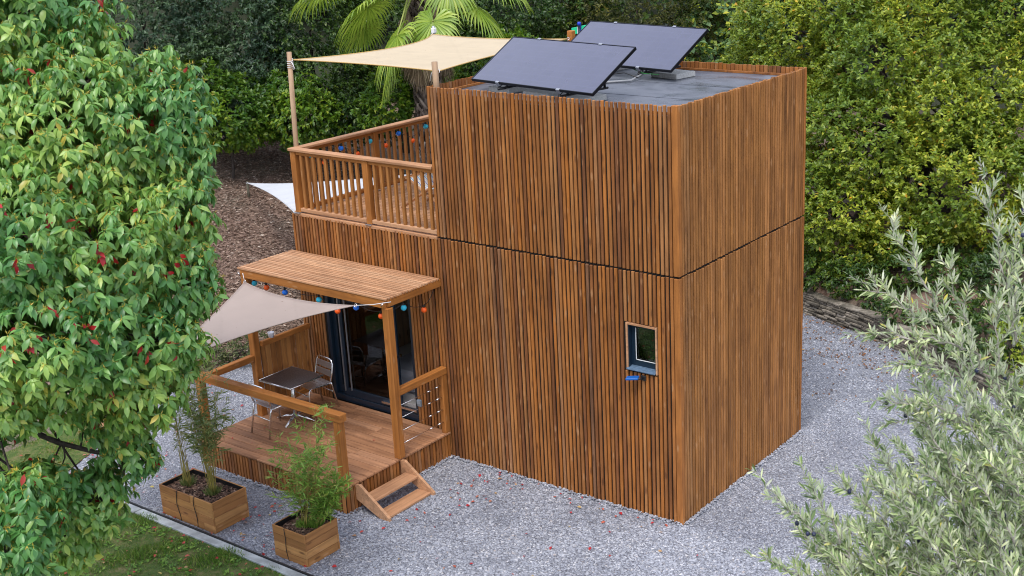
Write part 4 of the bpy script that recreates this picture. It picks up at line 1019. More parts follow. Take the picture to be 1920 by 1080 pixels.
# ================================================================== BIG-LEAVED TREE, LEFT FOREGROUND
def left_tree():
    B = [(10,40,12.4,1.0,1.0),(165,150,12.2,.50,.7),(110,270,11.8,.85,.8),(255,250,12.0,.55,.6),(320,180,12.3,.36,.45),(335,300,12.2,.32,.5),(315,400,12.0,.44,.5),
         (30,430,11.5,.95,.8),(200,470,11.6,.75,.6),(338,520,12.0,.38,.42),(60,640,11.2,.8,.55),(230,620,11.6,.62,.5),(310,640,11.8,.36,.4),(265,730,11.8,.42,.34),
         (90,730,11.4,.55,.30),(215,790,12.0,.32,.24),(20,760,11.2,.4,.2),(245,850,12.0,.28,.26),(180,930,12.0,.3,.34),(130,1010,12.1,.24,.3),(40,950,10.9,.36,.36),(10,1040,10.8,.42,.35),(85,900,11.6,.26,.24),(150,930,12.2,.35,.25),
         (-120,200,12.0,1.1,1.2),(-120,650,11.6,1.0,1.0),(150,350,13.2,1.1,1.2),(20,150,13.4,.95,1.1),(200,600,12.8,.7,.7)]
    blobs = [(np.array(at(x, y, t)), (r, r, rz)) for x, y, t, r, rz in B]
    P, A = crown_points(blobs, 98, (.60, 1.06), .66)
    root = thing('broadleaf_tree', 'leafy tree with drooping green leaves and scattered red ones, left foreground', 'tree', tuple(at(-420, 900, 12.6).xy)+(0,))
    base = Vector((root.location.x, root.location.y, 0)); fork = base+Vector((.1,.1,2.3)); top = at(-120,150,12.9)
    mb = MB(); pth = branch_path(base, fork, 4, .03)+branch_path(fork, top, 6, .06)[1:]; mb.tube(pth, [.17-.012*i for i in range(len(pth))], 12); mb.build('trunk', M_BARK, root)
    mb = MB()
    for (c, r) in blobs:
        s_ = pth[min(len(pth)-1, 4+random.randint(0, 4))]; q = branch_path(s_, c, 6, .10, .12); mb.tube(q, [.030-.0038*i for i in range(7)], 7)
        for k in range(5):
            d = Vector(np.array(unit(RNG.normal(size=3)))*np.array(r)*.8); mb.tube(branch_path(c, Vector(c)+d, 4, .12), [.012,.010,.008,.006,.004], 5)
    # the bare limb visible below the crown
    lim = [at(-40,790,11.9), at(40,800,11.9), at(110,830,11.9), at(180,848,11.9), at(250,850,12.0)]
    mb.tube(lim, [.035,.03,.027,.022,.014], 8)
    for a, b in (((150,842),(165,760)),((190,848),(185,770)),((215,850),(235,900)),((115,832),(90,900)),((205,850),(195,790)),((120,833),(118,880)),((250,850),(300,880))):
        mb.tube(branch_path(at(*a,11.92), at(*b,11.9), 4, .1), [.011,.009,.008,.006,.004], 5)
    mb.build('branches', M_BARK, root)
    mat = leafmat('drooping_leaf', [(0,(.10,.24,.060)),(.35,(.18,.36,.085)),(.7,(.28,.47,.115)),(.93,(.40,.57,.15)),(.985,(.56,.58,.12)),(1,(.58,.45,.08))], .36, .32, .6, (.9,(.46,.68,.74),(1.22,1.12,.95)), (.42,.65,.12))
    V, F = rosettes(P, A, 8, (.8, 1.5), (.5, 1.6), .060, .150, .38, 'big', .008, .7)
    np_mesh('crown', V, F, mat, root)
    # yellow leaf stalks at the whorl tips
    sel = RNG.random(len(P)) < .8; Pt, At = P[sel], unit(A[sel]+np.array([0,0,.6])); n = len(Pt)
    pts = []
    for q in range(4):
        D = unit(At*.6+RNG.normal(size=(n,3))*.6); pts.append(leaf_mesh(Pt+At*.012, D, RNG.normal(size=(n,3)), np.full(n,.046), np.full(n,.009), 'blade'))
    v_, f_ = join(pts); np_mesh('leaf_stalks', v_, f_, leafmat('yellow_stalk', [(0,(.35,.30,.04)),(1,(.55,.38,.05))], .5, .1), root)
    sel = RNG.random(len(P)) < .020; Pr = np.repeat((P[sel]-A[sel]*.01), 4, 0)+RNG.normal(size=(4*sel.sum(),3))*.035; n = len(Pr)
    v_, f_ = leaf_mesh(Pr, unit(np.repeat(A[sel],4,0)*.5+np.array([0,0,-.8])+RNG.normal(size=(n,3))*.4), np.repeat(A[sel],4,0)+RNG.normal(size=(n,3))*.3, RNG.uniform(.06,.11,n), RNG.uniform(.03,.05,n), 'big')
    np_mesh('red_leaves', v_, f_, leafmat('red_leaf', [(0,(.20,.006,.010)),(.6,(.42,.012,.02)),(1,(.36,.04,.02))], .4, .2, tcol=(.6,.03,.02)), root)
left_tree()

# ================================================================== BROAD YELLOW-GREEN TREE, RIGHT BACKGROUND
def leafy_tree(name, label, cat, blobs, base, dens, k, L, wr, mat, spread=(.4,1.3), droop=(.0,.5), group=None, trunk_r=.2, up=.35, facing=-.55, kind='small', inner=.74, shell=(.70,1.03)):
    P, A = crown_points(blobs, dens, shell, inner, facing)
    root = thing(name, label, cat, base, group)
    mb = MB(); c0 = blobs[0][0]; b0 = Vector(base); mid = Vector((c0[0], c0[1], b0.z+(c0[2]-b0.z)*.6))
    pth = branch_path(b0-Vector((0,0,.15)), mid, 5, .05)
    mb.tube(pth, [trunk_r*(1-.09*i) for i in range(6)], 10); mb.build('trunk', M_BARK, root)
    mb = MB()
    for (c, r) in blobs:
        mb.tube(branch_path(pth[-1], c, 5, .1), [trunk_r*.4*(1-.14*i) for i in range(6)], 6)
        for q in range(4):
            d = Vector(np.array(unit(RNG.normal(size=3)))*np.array(r)*.85); mb.tube(branch_path(c, Vector(c)+d, 4, .1), [trunk_r*.16,trunk_r*.13,trunk_r*.1,trunk_r*.07,.006], 5)
    mb.build('branches', M_BARK, root)
    V, F = rosettes(P, A, k, spread, droop, L[0], L[1], wr, kind, .02, up)
    np_mesh('crown', V, F, mat, root)
    return root
M_YG = leafmat('yellow_green_leaf', [(0,(.085,.16,.018)),(.35,(.18,.27,.028)),(.7,(.30,.39,.045)),(.93,(.45,.52,.075)),(.985,(.56,.50,.05)),(1,(.62,.28,.03))], .42, .32, .5, (.45,(.55,.68,.66),(1.32,1.20,1.0)), (.55,.60,.06))
def bl(lst): return [(np.array(at(x, y, t)), (r*1.0, r*1.0, rz)) for x, y, t, r, rz in lst]
leafy_tree('broadleaf_tree', 'wide yellow green tree filling the right background behind the house', 'tree',
  bl([(1700,150,26.5,2.2,2.0),(1500,60,27.5,1.5,1.3),(1430,150,28,1.0,.9),(1620,270,25.2,1.5,1.2),(1560,390,25.0,1.1,.9),(1800,340,24.6,1.6,1.2),(1900,180,25.5,1.7,1.5),(1700,430,24.6,.9,.7),(1760,40,26,1.6,1.4),
      (1600,20,26.2,1.2,1.1),(1890,20,25.5,1.3,1.2),(1525,230,26,.95,.9),(1890,430,24.4,1.0,.7),(1580,480,25.0,.75,.5),(1500,330,26.5,.9,1.0),(1990,300,24.5,1.6,1.8),(1640,120,25.0,.9,.8),(1780,210,24.4,.9,.8)]),
  tuple(at(1760,500,26.5).xy)+(float(terr(*at(1760,500,26.5).xy)),), 100, 9, (.07,.125), .50, M_YG, trunk_r=.26)

# ================================================================== HEDGE OF DARK EVERGREENS
M_DG = leafmat('dark_green_leaf', [(0,(.018,.048,.013)),(.5,(.036,.082,.018)),(.85,(.065,.125,.022)),(1,(.13,.18,.03))], .4, .2, .5, (.7,(.7,.8,.9),(1.3,1.2,.8)))
M_BG = leafmat('blue_green_leaf', [(0,(.022,.050,.026)),(.5,(.042,.085,.042)),(1,(.08,.135,.062))], .45, .2, .5, (.8,(.7,.8,.9),(1.2,1.15,.95)))
M_LG = leafmat('fresh_green_leaf', [(0,(.035,.10,.012)),(.4,(.08,.18,.018)),(.8,(.14,.25,.025)),(1,(.26,.33,.04))], .4, .3, .5, (.9,(.5,.65,.7),(1.4,1.25,.8)), (.3,.5,.04))
G = 'evergreens and shrubs forming the dark hedge behind the terrace'
def bush(name, label, cat, lst, mat, dens=80, k=8, L=(.08,.13), wr=.5, **kw):
    b = bl(lst); c = at(lst[0][0], lst[0][1]+60, lst[0][2]+.3); z = float(terr(c.x, c.y))
    return leafy_tree(name, label, cat, b, (c.x, c.y, z), dens, k, L, wr, mat, group=G, trunk_r=.13 if 'tree' in name else .045, facing=-.35, **kw)
bush('evergreen_tree', 'dark blue green evergreen behind the top of the left foreground tree', 'tree', [(270,60,31,2.0,2.2),(350,160,30.5,1.3,1.4),(180,0,31,1.8,1.6)], M_BG)
bush('evergreen_tree', 'tall dark evergreen left of the wooden terrace pole', 'tree', [(440,60,31.5,1.6,2.0),(420,180,31,1.2,1.2),(500,150,31.5,1.0,1.2)], M_BG)
bush('evergreen_tree', 'dark evergreen right behind the tall wooden terrace pole', 'tree', [(580,60,32,1.5,2.0),(620,170,31.5,1.2,1.2),(560,190,31.5,.9,.9)], M_DG)
bush('evergreen_tree', 'dense dark evergreen behind the palm fronds', 'tree', [(750,60,33,1.8,2.1),(700,190,32,1.1,1.1),(840,60,33,1.3,1.5)], M_DG)
bush('evergreen_tree', 'dark leafy tree right of the palm above the cream sail', 'tree', [(960,0,33.5,1.9,1.5),(1050,10,33.5,1.5,1.4),(900,90,33,1.0,.8)], M_DG)
bush('evergreen_tree', 'brownish green tree above the rear solar panel', 'tree', [(1190,0,33,1.8,1.2),(1260,40,33,1.2,1.0),(1120,40,33.5,1.1,.9)], leafmat('olive_brown_leaf', [(0,(.030,.040,.010)),(.5,(.065,.075,.014)),(1,(.13,.12,.025))], .5, .25, .4, (.8,(.6,.7,.8),(1.3,1.2,.9))), L=(.06,.11))
bush('leafy_shrub', 'bright green shrub at the foot of the dark evergreen, far left', 'shrub', [(430,215,30,1.0,.8),(380,180,30,.9,.8),(470,240,30.2,.6,.40)], M_LG, L=(.09,.15))
bush('leafy_shrub', 'bright green shrub directly behind the wooden terrace pole', 'shrub', [(560,212,30.5,1.0,.8),(510,190,31,.8,.7),(620,215,30.7,.7,.5)], M_LG, L=(.09,.15))
bush('leafy_shrub', 'fresh green shrub beside the shaggy palm trunk', 'shrub', [(730,190,29.4,.55,.62),(700,210,29.6,.4,.45),(750,160,29.6,.35,.4)], M_LG, L=(.09,.15))
bush('leafy_shrub', 'dark green shrub low behind the terrace railing', 'shrub', [(660,215,31,.8,.6),(620,230,30.6,.5,.35)], M_DG, L=(.09,.15))
bush('leafy_shrub', 'green shrub below the cream sail right of the palm', 'shrub', [(905,140,31,.8,.7),(960,110,31.5,.8,.7),(860,170,31,.5,.5)], M_LG, L=(.09,.14))
bush('climbing_vine', 'vine with yellow tinged heart shaped leaves above the roof corner', 'vine', [(1340,60,33,1.1,1.2),(1390,10,33,.9,.9),(1380,110,32,.6,.5),(1300,95,31.5,.35,.3)],
     leafmat('variegated_leaf', [(0,(.05,.11,.04)),(.4,(.10,.19,.07)),(.7,(.16,.26,.09)),(.85,(.35,.42,.05)),(1,(.60,.52,.05))], .5, .3, .4), dens=24, k=6, L=(.11,.22), wr=.7, droop=(.4,1.2))
# shrubs on the right bank and behind the privacy screen
G = 'low shrubs at the foot of the banks'
bush('low_shrub', 'dark green shrub hanging over the stone wall', 'shrub', [(1590,520,24.2,.55,.35),(1530,510,24.8,.5,.4),(1650,560,23.6,.35,.25)], M_DG, L=(.07,.12))
bush('low_shrub', 'shadowed shrub on the bank behind the olive branches', 'shrub', [(1720,500,24,.8,.5),(1800,520,23.6,.7,.5),(1680,590,22.8,.3,.2)], M_DG, L=(.07,.12))
bush('low_shrub', 'green shrub at the right edge behind the olive tree', 'shrub', [(1900,520,23,.9,.6),(1960,600,22,.8,.6)], M_DG, L=(.07,.12))
bush('low_shrub', 'olive green shrub behind the left end of the porch', 'shrub', [(445,655,23.0,.42,.28),(400,665,22.8,.35,.22),(470,640,23.4,.3,.22)], leafmat('dusty_leaf', [(0,(.04,.055,.02)),(.6,(.09,.11,.035)),(1,(.17,.18,.07))], .6, .2), L=(.04,.08))
bush('low_shrub', 'sparse weedy shrub on the mulch left of the porch roof', 'shrub', [(415,610,24.0,.35,.15),(380,640,23.4,.3,.12)], leafmat('dry_leaf', [(0,(.07,.06,.03)),(1,(.18,.15,.08))], .7, .2), L=(.03,.06), dens=30)

bush('low_shrub', 'dark shrub filling the corner right of the stone wall', 'shrub', [(1880,600,21.6,.6,.5),(1860,645,20.9,.6,.45),(1790,640,21.4,.35,.25),(1800,590,22.2,.5,.4),(1940,660,20.6,.6,.5),(1760,610,22.4,.35,.25)], M_DG, L=(.06,.11))
bush('low_shrub', 'yellow green shrub glimpsed through the olive leaves at the right edge', 'shrub', [(1900,640,20.2,.35,.35),(1950,700,19.6,.4,.35)], M_YG, L=(.06,.11))
# far wood closing the view above the bank
def far_wood():
    blobs = []
    for i in range(110):
        x = -46+(i%55)*1.6; y = 13.5+ (min(x, 14)+42)*.22 + random.uniform(-1.2,1.2)+(i//55)*3; z = float(terr(np.float64(x), np.float64(y)))
        blobs.append((np.array((x, y, z+random.uniform(1.5,3.5))), (2.2,2.0,random.uniform(2.2,3.4))))
    P, A = crown_points(blobs, 9, (.7,1.0), .7, -.2)
    V, F = rosettes(P, A, 8, (.4,1.3), (0,.6), .16, .30, .55, 'small', .1)
    tag(np_mesh('woodland', V, F, M_DG), 'dark woodland closing the view behind the hedge', 'woodland', kind='stuff')
far_wood()

# ================================================================== PALM
def palm():
    c = at(787, -35, 28.6); base = Vector((c.x-.0, c.y+.0, float(terr(c.x, c.y))))
    root = thing('palm_tree', 'fan palm with a shaggy trunk rising behind the terrace', 'palm', tuple(base))
    m, t, p = newmat('palm_trunk'); p.inputs['Roughness'].default_value = .95; tc = N(t, 'TexCoord'); wv = N(t, 'TexNoise'); wv.inputs['Scale'].default_value = 14; wv.inputs['Detail'].default_value = 5
    mp = N(t, 'Mapping'); mp.inputs['Scale'].default_value = (1,1,.5); t.links.new(tc.outputs['Object'], mp.inputs[0]); t.links.new(mp.outputs[0], wv.inputs['Vector'])
    r = ramp(t, [(.3,(.05,.035,.03)),(.5,(.15,.11,.09)),(.7,(.32,.25,.21))]); t.links.new(wv.outputs['Fac'], r.inputs[0]); t.links.new(r.outputs[0], p.inputs['Base Color'])
    mb = MB(); H = c.z-base.z; mb.tube([base+Vector((0,0,-.2)), base+Vector((0,0,H*.3)), base+Vector((0,0,H*.7)), base+Vector((0,0,H+.2))], [.30,.24,.26,.22], 16)
    mb.build('trunk', m, root)
    # old leaf bases crossing around the trunk
    mb = MB(); k = 0; z = .1
    while z < H:
        for q in range(9):
            a = q*2*math.pi/9 + k*.35; rr = .25; tw = random.choice((-1,1))*.45
            p0 = base+Vector((rr*math.cos(a), rr*math.sin(a), z)); p1 = base+Vector(((rr+.09)*math.cos(a+tw), (rr+.09)*math.sin(a+tw), z+.26))
            mb.tube([p0, p0.lerp(p1,.5)+Vector((math.cos(a),math.sin(a),0))*.03, p1], [.045,.035,.02], 5)
        z += .13; k += 1
    mb.build('leaf_bases', M_PB, root)
    def fan(o, out, R_, droop, mat, name, pet, nseg=42, span=2.7, wither=0):
        """o: hub of the fan; out: direction the fan points to"""
        out = Vector(out).normalized(); side = out.cross(Vector((0,0,1))).normalized(); nrm = side.cross(out).normalized()
        V = []; F = []
        for i in range(nseg):
            a = -span+2*span*(i+.5)/nseg; Ls = R_*(1-.22*abs(a)/span)*random.uniform(.88,1.05); w2 = R_*.026
            d = out*math.cos(a)+side*math.sin(a); tg = -out*math.sin(a)+side*math.cos(a); b = len(V); pl = .02*(1 if i % 2 else -1)
            prev = []
            for j, (s_, ww, dz) in enumerate(((.03,.25,0),(.35,1.25,.015),(.60,1.5,.05),(.82,.8,.18+wither),(1.0,.08,.42+wither))):
                q = Vector(o)+d*Ls*s_+nrm*(pl*s_ if j < 3 else 0)+Vector((0,0,-1))*droop*dz*Ls
                V += [q-tg*w2*ww+nrm*.006, q-nrm*.006*ww, q+tg*w2*ww+nrm*.006]
            for j in range(4):
                F += [(b+3*j, b+3*j+1, b+3*j+4, b+3*j+3), (b+3*j+1, b+3*j+2, b+3*j+5, b+3*j+4)]
        fo = np_mesh(name, np.array([tuple(v) for v in V]), np.array(F), mat, root)
        if pet is not None:
            a = Vector(pet); mid = a.lerp(Vector(o), .5)+Vector((0,0,.18))
            MB().tube([a, mid, Vector(o)], [.03,.024,.014], 6).build('leaf_stalk', M_PS, fo)
    M1 = leafmat('palm_fan', [(0,(.18,.30,.04)),(.5,(.28,.42,.055)),(1,(.42,.52,.08))], .35, .35, .6, None, (.45,.6,.06))
    M2 = leafmat('palm_dead', [(0,(.12,.08,.055)),(.5,(.22,.16,.11)),(1,(.36,.28,.20))], .9, .15)
    top = c+Vector((0,0,.1))
    fans = [((690,20),27.6,(-.9,-.1,-.75),1.0),((745,75),27.0,(-.35,-.55,-.85),.95),((812,48),26.9,(.12,-.6,-.85),.85),((895,25),27.8,(.75,.45,-.8),1.0),((925,-25),28.2,(.9,.6,-.4),1.0),
            ((650,-30),28.2,(-1,-.3,-.35),1.05),((700,-50),29,(-.8,.4,.2),1.1),((760,-60),27.4,(-.2,-.9,-.2),1.0),((850,-70),27.8,(.5,-.5,.2),1.0),((870,10),29.4,(.5,.9,-.5),1.0),((840,-20),27.2,(.4,-.5,-.9),.8),
            ((740,120),28.0,(-.3,-.4,-1),.8),((680,60),28.6,(-.7,.1,-.9),.8),((600,-10),28.6,(-1,-.1,-.6),.9)]
    for (px, t_, d, R_) in fans: fan(at(px[0], px[1]-8, t_), d, R_, 1.0, M1, 'frond', top)
    # skirt of dead hanging leaves under the crown
    for k in range(22):
        a = k*2*math.pi/22+random.uniform(-.1,.1); z = top.z-.9-random.uniform(0,1.3); h = Vector((c.x+.33*math.cos(a), c.y+.33*math.sin(a), z+.3))
        fan(h, (.45*math.cos(a), .45*math.sin(a), -1), random.uniform(.55,.85), .6, M2, 'dead_frond', None, 20, .9, .3)
M_PB = leafmat('palm_base_husk', [(0,(.06,.045,.04)),(.5,(.17,.13,.11)),(1,(.34,.28,.24))], .95, .0)
M_PS = plain('palm_stalk', (.30,.34,.08), .5)
palm()

# ================================================================== OLIVE TREE, RIGHT FOREGROUND
def olive():
    base = at(1840, 1000, 6.9)
    root = thing('olive_tree', 'silvery green olive tree with dark fruit in the right foreground', 'tree', (base.x, base.y, 0))
    LP, LD, LN, LL = [], [], [], []; wood_ = MB(); FR = []
    hub = at(1960, 1150, 6.7)
    wood_.tube(branch_path((base.x, base.y, -.05), hub, 6, .05), [.16,.15,.13,.12,.11,.10,.08], 10)
    wood_.tube(branch_path(hub, at(1930,640,6.6), 6, .05), [.05,.045,.04,.034,.028,.022,.016], 8)
    wood_.tube(branch_path(hub, at(1720,1130,6.3), 6, .05), [.05,.045,.04,.034,.028,.022,.016], 8)
    def twig(a, b, leaf0, lift, r0):
        k = max(4, int((Vector(b)-Vector(a)).length/.038)); P = branch_path(a, b, k, .05, lift); L = (P[-1]-P[0]).length
        wood_.tube(P, [r0+(.0012-r0)*i/k for i in range(k+1)], 5)
        for i in range(k):
            d = (P[i+1]-P[i]).normalized(); per = d.orthogonal().normalized()
            for s_ in range(2):
                t = (i+(s_+random.uniform(-.2,.2))/2)/k
                if t < leaf0: continue
                q = P[i].lerp(P[i+1], min(1, max(0, s_/2))); ang = random.uniform(0, 3.14)
                for sg in (-1, 1):
                    sd_ = (Matrix.Rotation(ang, 3, d) @ per)*sg; dd = d*random.uniform(.7,1.3)+sd_*random.uniform(.6,1.1)+Vector((0,0,.15))
                    LP.append(q); LD.append(dd); LN.append(Vector((0,0,1))+sd_*.2+Vector((random.uniform(-.6,.6), random.uniform(-.6,.6), random.uniform(-.3,.3)))); LL.append(random.uniform(.050,.085)*(1-.35*t))
            if random.random() < .03:
                for _ in range(random.randint(1,3)):
                    FR.append(P[i]+Vector((random.uniform(-.02,.02), random.uniform(-.02,.02), -random.uniform(.01,.03))))
        LP.append(P[-1]); LD.append(P[-1]-P[-2]); LN.append(Vector((.2,.1,1))); LL.append(.045)
        return P
    def shoot(a, b, lift=.03, n=12, r0=.006, tl=.22):
        P = twig(a, b, .0, lift, r0); d = (Vector(b)-Vector(a)).normalized()
        for i in range(n):
            t = (i+.5)/n*.86; j = min(len(P)-2, int(t*(len(P)-1))); q = P[j]; per = d.orthogonal().normalized(); sd_ = Matrix.Rotation(i*2.4+random.uniform(-.5,.5), 3, d) @ per
            dd = (d*random.uniform(.7,1.1)+sd_*random.uniform(.45,.8)+Vector((0,0,.12))).normalized(); twig(q, q+dd*tl*(1-.6*t)*random.uniform(.7,1.2), .1, .0, .003)
    S = [((1905,640,6.5),(1838,305,6.3),14,.20),((1800,660,6.3),(1652,388,6.1),14,.20),((1780,640,6.3),(1592,516,6.1),11,.16),((1810,655,6.2),(1588,630,6.0),10,.15),((1840,700,6.4),(1760,470,6.2),9,.16),
         ((1900,650,6.6),(1900,400,6.5),10,.2),((1930,700,6.3),(1925,330,6.2),10,.2),((1800,780,6.1),(1632,752,5.9),10,.16),((1790,700,6.2),(1655,690,6.0),9,.15),((1830,800,6.2),(1650,800,6.0),9,.16),
         ((1640,1130,6.0),(1408,882,5.8),13,.16),((1620,1120,6.0),(1500,868,5.8),11,.16),((1720,1060,6.1),(1560,880,5.9),11,.16),((1580,1140,6.0),(1405,1040,5.8),9,.14),((1700,1140,6.0),(1470,960,5.9),11,.15),
         ((1760,1000,6.1),(1640,850,5.9),11,.16),((1800,900,6.1),(1690,740,6.0),11,.16),((1850,900,6.3),(1800,600,6.1),12,.18),((1760,880,6.3),(1700,560,6.2),9,.14),((1870,760,6.5),(1870,520,6.3),10,.18)]
    for (a, b, n, tl) in S: shoot(at(*a), at(*b), .03, n, .007, tl)
    for i in range(128):     # dense mass lower right
        x = 1960-400*random.random()**1.25; lo = 650 if x > 1790 else 760 if x > 1690 else 930; y = random.uniform(lo+90, 1130); t_ = random.uniform(5.8, 6.9)
        a = at(x+random.uniform(30,110), y+random.uniform(60,150), t_+.1); b = at(x-random.uniform(20,90), y-random.uniform(40,110), t_); shoot(a, b, .02, 7, .005, .15)
    wood_.build('branches', M_BARKG, root)
    n = len(LP); V, F = leaf_mesh(np.array([tuple(v) for v in LP]), np.array([tuple(v) for v in LD]), np.array([tuple(v) for v in LN]), np.array(LL), np.array(LL)*RNG.uniform(.17,.24,n), 'olive')
    m = leafmat('olive_leaf', [(0,(.10,.17,.06)),(.3,(.24,.34,.13)),(.65,(.52,.62,.32)),(.985,(.82,.86,.58)),(1,(.75,.64,.08))], .36, .28, .5, (6,(.75,.8,.85),(1.1,1.08,1)), (.3,.4,.15), pale_back=(.74,.78,.62))
    np_mesh('crown', V, F, m, root)
    FR.sort(key=lambda q: -(q-CAM_LOC).length if False else random.random()); f0 = None
    for q in FR[:96]:
        if f0 is None:
            f0 = MB().sphere((0,0,0), .0105, 9, 7, 1.25).build('olive_fruit', plain('dark_olive_fruit', (.020,.026,.07), .35), root); o = f0
        else: o = f0.copy(); COL.objects.link(o); o.parent = root; o.matrix_parent_inverse = f0.matrix_parent_inverse
        o.location = q
olive()

# ================================================================== BAMBOO IN THE PLANTERS
def bamboo(label, spot, culms, h, lean, density, mat, top_only, spread=.10, wide=.25):
    root = thing('bamboo', label, 'bamboo', spot, 'bamboo plants in the wooden planters'); mb = MB(); LP, LD, LL = [], [], []
    for i in range(culms):
        a = random.uniform(0, 6.28); r = random.uniform(0, spread); b = Vector((spot[0]+r*math.cos(a), spot[1]+r*math.sin(a)*.7, spot[2])); hh = h*random.uniform(.6, 1.05)
        tip = b+Vector((lean[0]*hh+random.uniform(-1,1)*wide*.5, lean[1]*hh+random.uniform(-1,1)*wide*.5, hh)); P = branch_path(b, tip, 10, .015)
        mb.tube(P, [.006-.00045*k for k in range(11)], 6)
        for k in range(2, 11):
            t = k/10
            if t < top_only: continue
            for q in range(density):
                d = Vector((random.uniform(-1,1), random.uniform(-1,1), random.uniform(.1,.9))).normalized(); l = random.uniform(.08, wide)*(1.15-t*.6)
                e_ = P[k]+d*l; mb.tube([P[k], P[k].lerp(e_, .5)+Vector((0,0,.01)), e_], .0015, 4)
                for s_ in range(6):
                    u = random.uniform(.25, 1); qd = d+Vector((random.uniform(-1,1), random.uniform(-1,1), random.uniform(-.9,.3)))
                    LP.append(P[k].lerp(e_, u)); LD.append(qd); LL.append(random.uniform(.07, .14))
    mb.build('culms', plain('bamboo_culm', (.28,.24,.06), .5, var=.35, bscale=8), root)
    n = len(LP); V, F = leaf_mesh(np.array([tuple(v) for v in LP]), np.array([tuple(v) for v in LD]), RNG.normal(size=(n,3))+np.array([0,0,1.2]), np.array(LL), np.array(LL)*.15, 'blade')
    np_mesh('foliage', V, F, mat, root)
    # tuft of grass round the foot
    n = 260; a = RNG.uniform(0, 6.28, n); r = RNG.uniform(0, .09, n); Pb = np.stack([spot[0]+r*np.cos(a), spot[1]+r*np.sin(a), np.full(n, spot[2])], 1)
    V, F = leaf_mesh(Pb, np.stack([np.cos(a)*.5, np.sin(a)*.5, RNG.uniform(.6,1.4,n)], 1), RNG.normal(size=(n,3)), RNG.uniform(.05,.16,n), np.full(n,.008), 'blade')
    np_mesh('foot_tuft', V, F, mat, root)
M_BAM = leafmat('bamboo_leaf', [(0,(.10,.21,.035)),(.5,(.18,.33,.05)),(.9,(.30,.44,.08)),(1,(.50,.48,.12))], .45, .3, .5, None, (.3,.55,.06))
M_BAMD = leafmat('dull_bamboo_leaf', [(0,(.08,.13,.04)),(.5,(.15,.20,.06)),(1,(.30,.29,.11))], .5, .25, .5)
z0 = .39
bamboo('thin bare stemmed bamboo clump at the left of the long planter', (-6.13,-3.22,z0), 12, 1.25, (-.06,.0), 1, M_BAMD, .75, .10, .16)
bamboo('tall bamboo clump with yellow stems at the right of the long planter', (-5.60,-3.22,z0), 18, 1.75, (.02,.03), 3, M_BAMD, .45, .09, .42)
bamboo('bushy bright green bamboo in the square planter', (-3.80,-3.18,z0), 8, 1.5, (.08,.02), 4, M_BAM, .10, .09, .62)
bamboo('low leafy bamboo shoot leaning out towards the steps', (-3.68,-3.1,z0), 6, .65, (.45,.35), 5, M_BAM, .3, .05, .22)

# ================================================================== LITTER AND SMALL THINGS
def litter(name, n, x0, x1, y0, y1, zf, stops, label, s=(.035,.075), avoid=True):
    P = np.stack([RNG.uniform(x0, x1, n), RNG.uniform(y0, y1, n), np.zeros(n)], 1)
    if avoid:
        k = ~((P[:,0] > -7.3) & (P[:,0] < .05) & (P[:,1] > -.05) & (P[:,1] < 3.6)); k &= ~((P[:,0] > -7.25) & (P[:,0] < -3.4) & (P[:,1] > -2.25) & (P[:,1] <= 0)); P = P[k]
    P[:, 2] = zf(P[:,0], P[:,1]) if callable(zf) else zf; n = len(P); a = RNG.uniform(0, 6.28, n)
    L = RNG.uniform(*s, n); V, F = leaf_mesh(P, np.stack([np.cos(a), np.sin(a), RNG.uniform(-.1,.35,n)], 1), np.stack([RNG.normal(size=n)*.3, RNG.normal(size=n)*.3, np.ones(n)], 1), L, L*RNG.uniform(.4,.7,n), 'big')
    return V, F
RED = [(0,(.36,.010,.020)),(.4,(.50,.025,.035)),(.7,(.46,.10,.06)),(.85,(.40,.20,.12)),(1,(.50,.40,.10))]
M_RED = leafmat('fallen_red_leaf', RED, .55, .1)
V, F = join([litter('a', 70, -6, -2.2, -3.55, -.6, .034, RED, ''), litter('a', 26, -2.4, 1.2, -3.2, -.3, .034, RED, ''), litter('a', 130, -9.5, -4.2, -3.55, -2.3, .034, RED, ''), litter('a', 48, -4.2, -2.6, -1.4, -.05, .034, RED, ''),
             litter('a', 60, -9.8, -7.2, -3, .5, .034, RED, ''), litter('a', 25, -3.4, .0, -.35, -.02, .034, RED, ''), litter('a', 420, -10, -1.5, -7.0, -3.8, .05, RED, ''), litter('a', 90, -11.5, -9.2, -3.6, -.8, .05, RED, '')])
tag(np_mesh('fallen_leaves', V, F, M_RED), 'red fallen leaves scattered on the gravel and lawn', 'fallen leaves', kind='stuff')
V, F = join([litter('a', 900, -3.3, 1.8, 6.4, 8.5, .03, RED, '', (.03,.07)), litter('a', 300, -3.3, 2.5, 4.8, 7, .03, RED, '', (.03,.06)), litter('a', 700, -4, 3, 8.8, 10.5, lambda x, y: terr(x, y)+.01, RED, '', (.03,.08))])
tag(np_mesh('leaf_litter', V, F, leafmat('brown_leaf', [(0,(.10,.04,.02)),(.5,(.22,.09,.035)),(.85,(.30,.14,.06)),(1,(.36,.24,.12))], .7, .1)), 'rust brown leaf litter below the stone wall', 'leaf litter', kind='stuff')
V, F = litter('a', 14, -7.0, -4.2, -2.1, -.3, .444, RED, '', (.03,.055), False)
tag(np_mesh('deck_leaves', V, F, M_RED), 'few red and yellow leaves lying on the deck', 'fallen leaves', kind='stuff')
n = 85000; x = RNG.uniform(-19, -9.5, n); y = RNG.uniform(-.5, 10.5, n); k = (x < -10.1) | (y > 8.9); x, y = x[k], y[k]; n = len(x); a = RNG.uniform(0, 6.28, n)
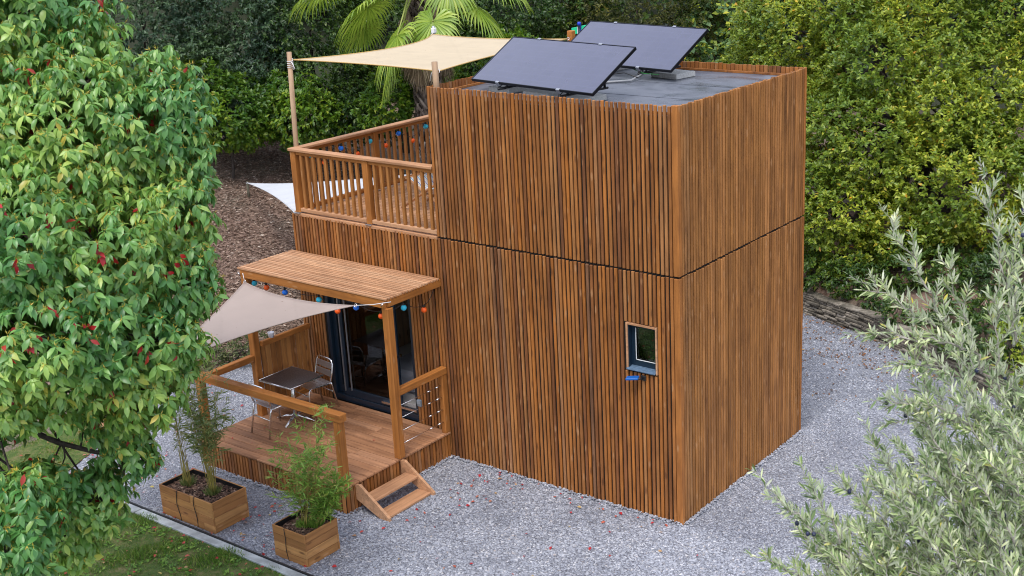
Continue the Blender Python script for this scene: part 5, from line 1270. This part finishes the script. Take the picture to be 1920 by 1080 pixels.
V, F = leaf_mesh(np.stack([x, y, terr(x, y)+.01], 1), np.stack([np.cos(a), np.sin(a), RNG.uniform(-.2,.4,n)], 1), RNG.normal(size=(n,3))*.4+np.array([0,0,1.]), RNG.uniform(.03,.13,n), RNG.uniform(.010,.035,n), 'small')
tag(np_mesh('wood_chips', V, F, leafmat('mulch_chip', [(0,(.10,.062,.045)),(.5,(.25,.165,.12)),(.85,(.36,.26,.20)),(.96,(.48,.38,.31)),(1,(.66,.58,.50))], .9, 0)), 'brown wood chip mulch covering the bank', 'mulch', kind='stuff')
cx_ = RNG.uniform(-9.5, -1.5, 900); cy_ = -3.85-RNG.random(900)**1.2*3.0; n = 900*9
Pw = np.stack([np.repeat(cx_,9)+RNG.normal(size=n)*.03, np.repeat(cy_,9)+RNG.normal(size=n)*.03, np.full(n,.03)], 1); a = RNG.uniform(0,6.28,n)
V, F = leaf_mesh(Pw, np.stack([np.cos(a), np.sin(a), RNG.uniform(.1,.9,n)], 1), np.stack([RNG.normal(size=n)*.3, RNG.normal(size=n)*.3, np.ones(n)], 1), RNG.uniform(.025,.075,n), RNG.uniform(.012,.035,n), 'small')
tag(np_mesh('lawn_weeds', V, F, leafmat('weed_leaf', [(0,(.07,.17,.02)),(.6,(.15,.30,.035)),(1,(.28,.42,.06))], .5, .25)), 'broad leaved weeds growing among the grass of the lawn', 'weeds', kind='stuff')
# green and blue plastic toy hanging behind the rear panel
q = at(1086, 57, 27.5)
ty = thing('garden_spinner', 'green and blue plastic wind spinner on a post behind the panels', 'spinner', (q.x, q.y, float(terr(q.x, q.y))))
MB().tube([(q.x, q.y, float(terr(q.x, q.y))-.1), (q.x, q.y, q.z+.12)], .03, 8).build('pole_shaft', plain('dark_post', (.02,.03,.05), .6), ty)
gx_, gz_ = Vector((.82,.57,0)), Vector((0,0,1))
def slab(mb, u0, u1, v0, v1, sk=0):
    vs = []
    for d in (-.04, .04):
        for (u, v) in ((u0,v0),(u1,v0+sk),(u1,v1+sk),(u0,v1)): vs.append(q+gx_*u+gz_*v+Vector((.57,-.82,0))*(d-.05))
    mb.add(vs, [(0,1,2,3),(7,6,5,4),(0,4,5,1),(1,5,6,2),(2,6,7,3),(3,7,4,0)])
mb = MB(); slab(mb, -.17, -.045, -.09, .05, .02); slab(mb, .05, .17, -.03, .09, .02); mb.build('green_vane', plain('green_plastic', (.01,.55,.26), .4), ty)
mb = MB(); slab(mb, -.03, .045, -.14, .15, .02); mb.sphere(q+gz_*.15+Vector((.03,-.04,0)), .045, 10, 8); mb.build('blue_vane', plain('blue_plastic', (.005,.04,.50), .4), ty)
mb = MB(); slab(mb, -.045, -.03, -.08, .06, .02); mb.build('white_vane', M_WHITE, ty)
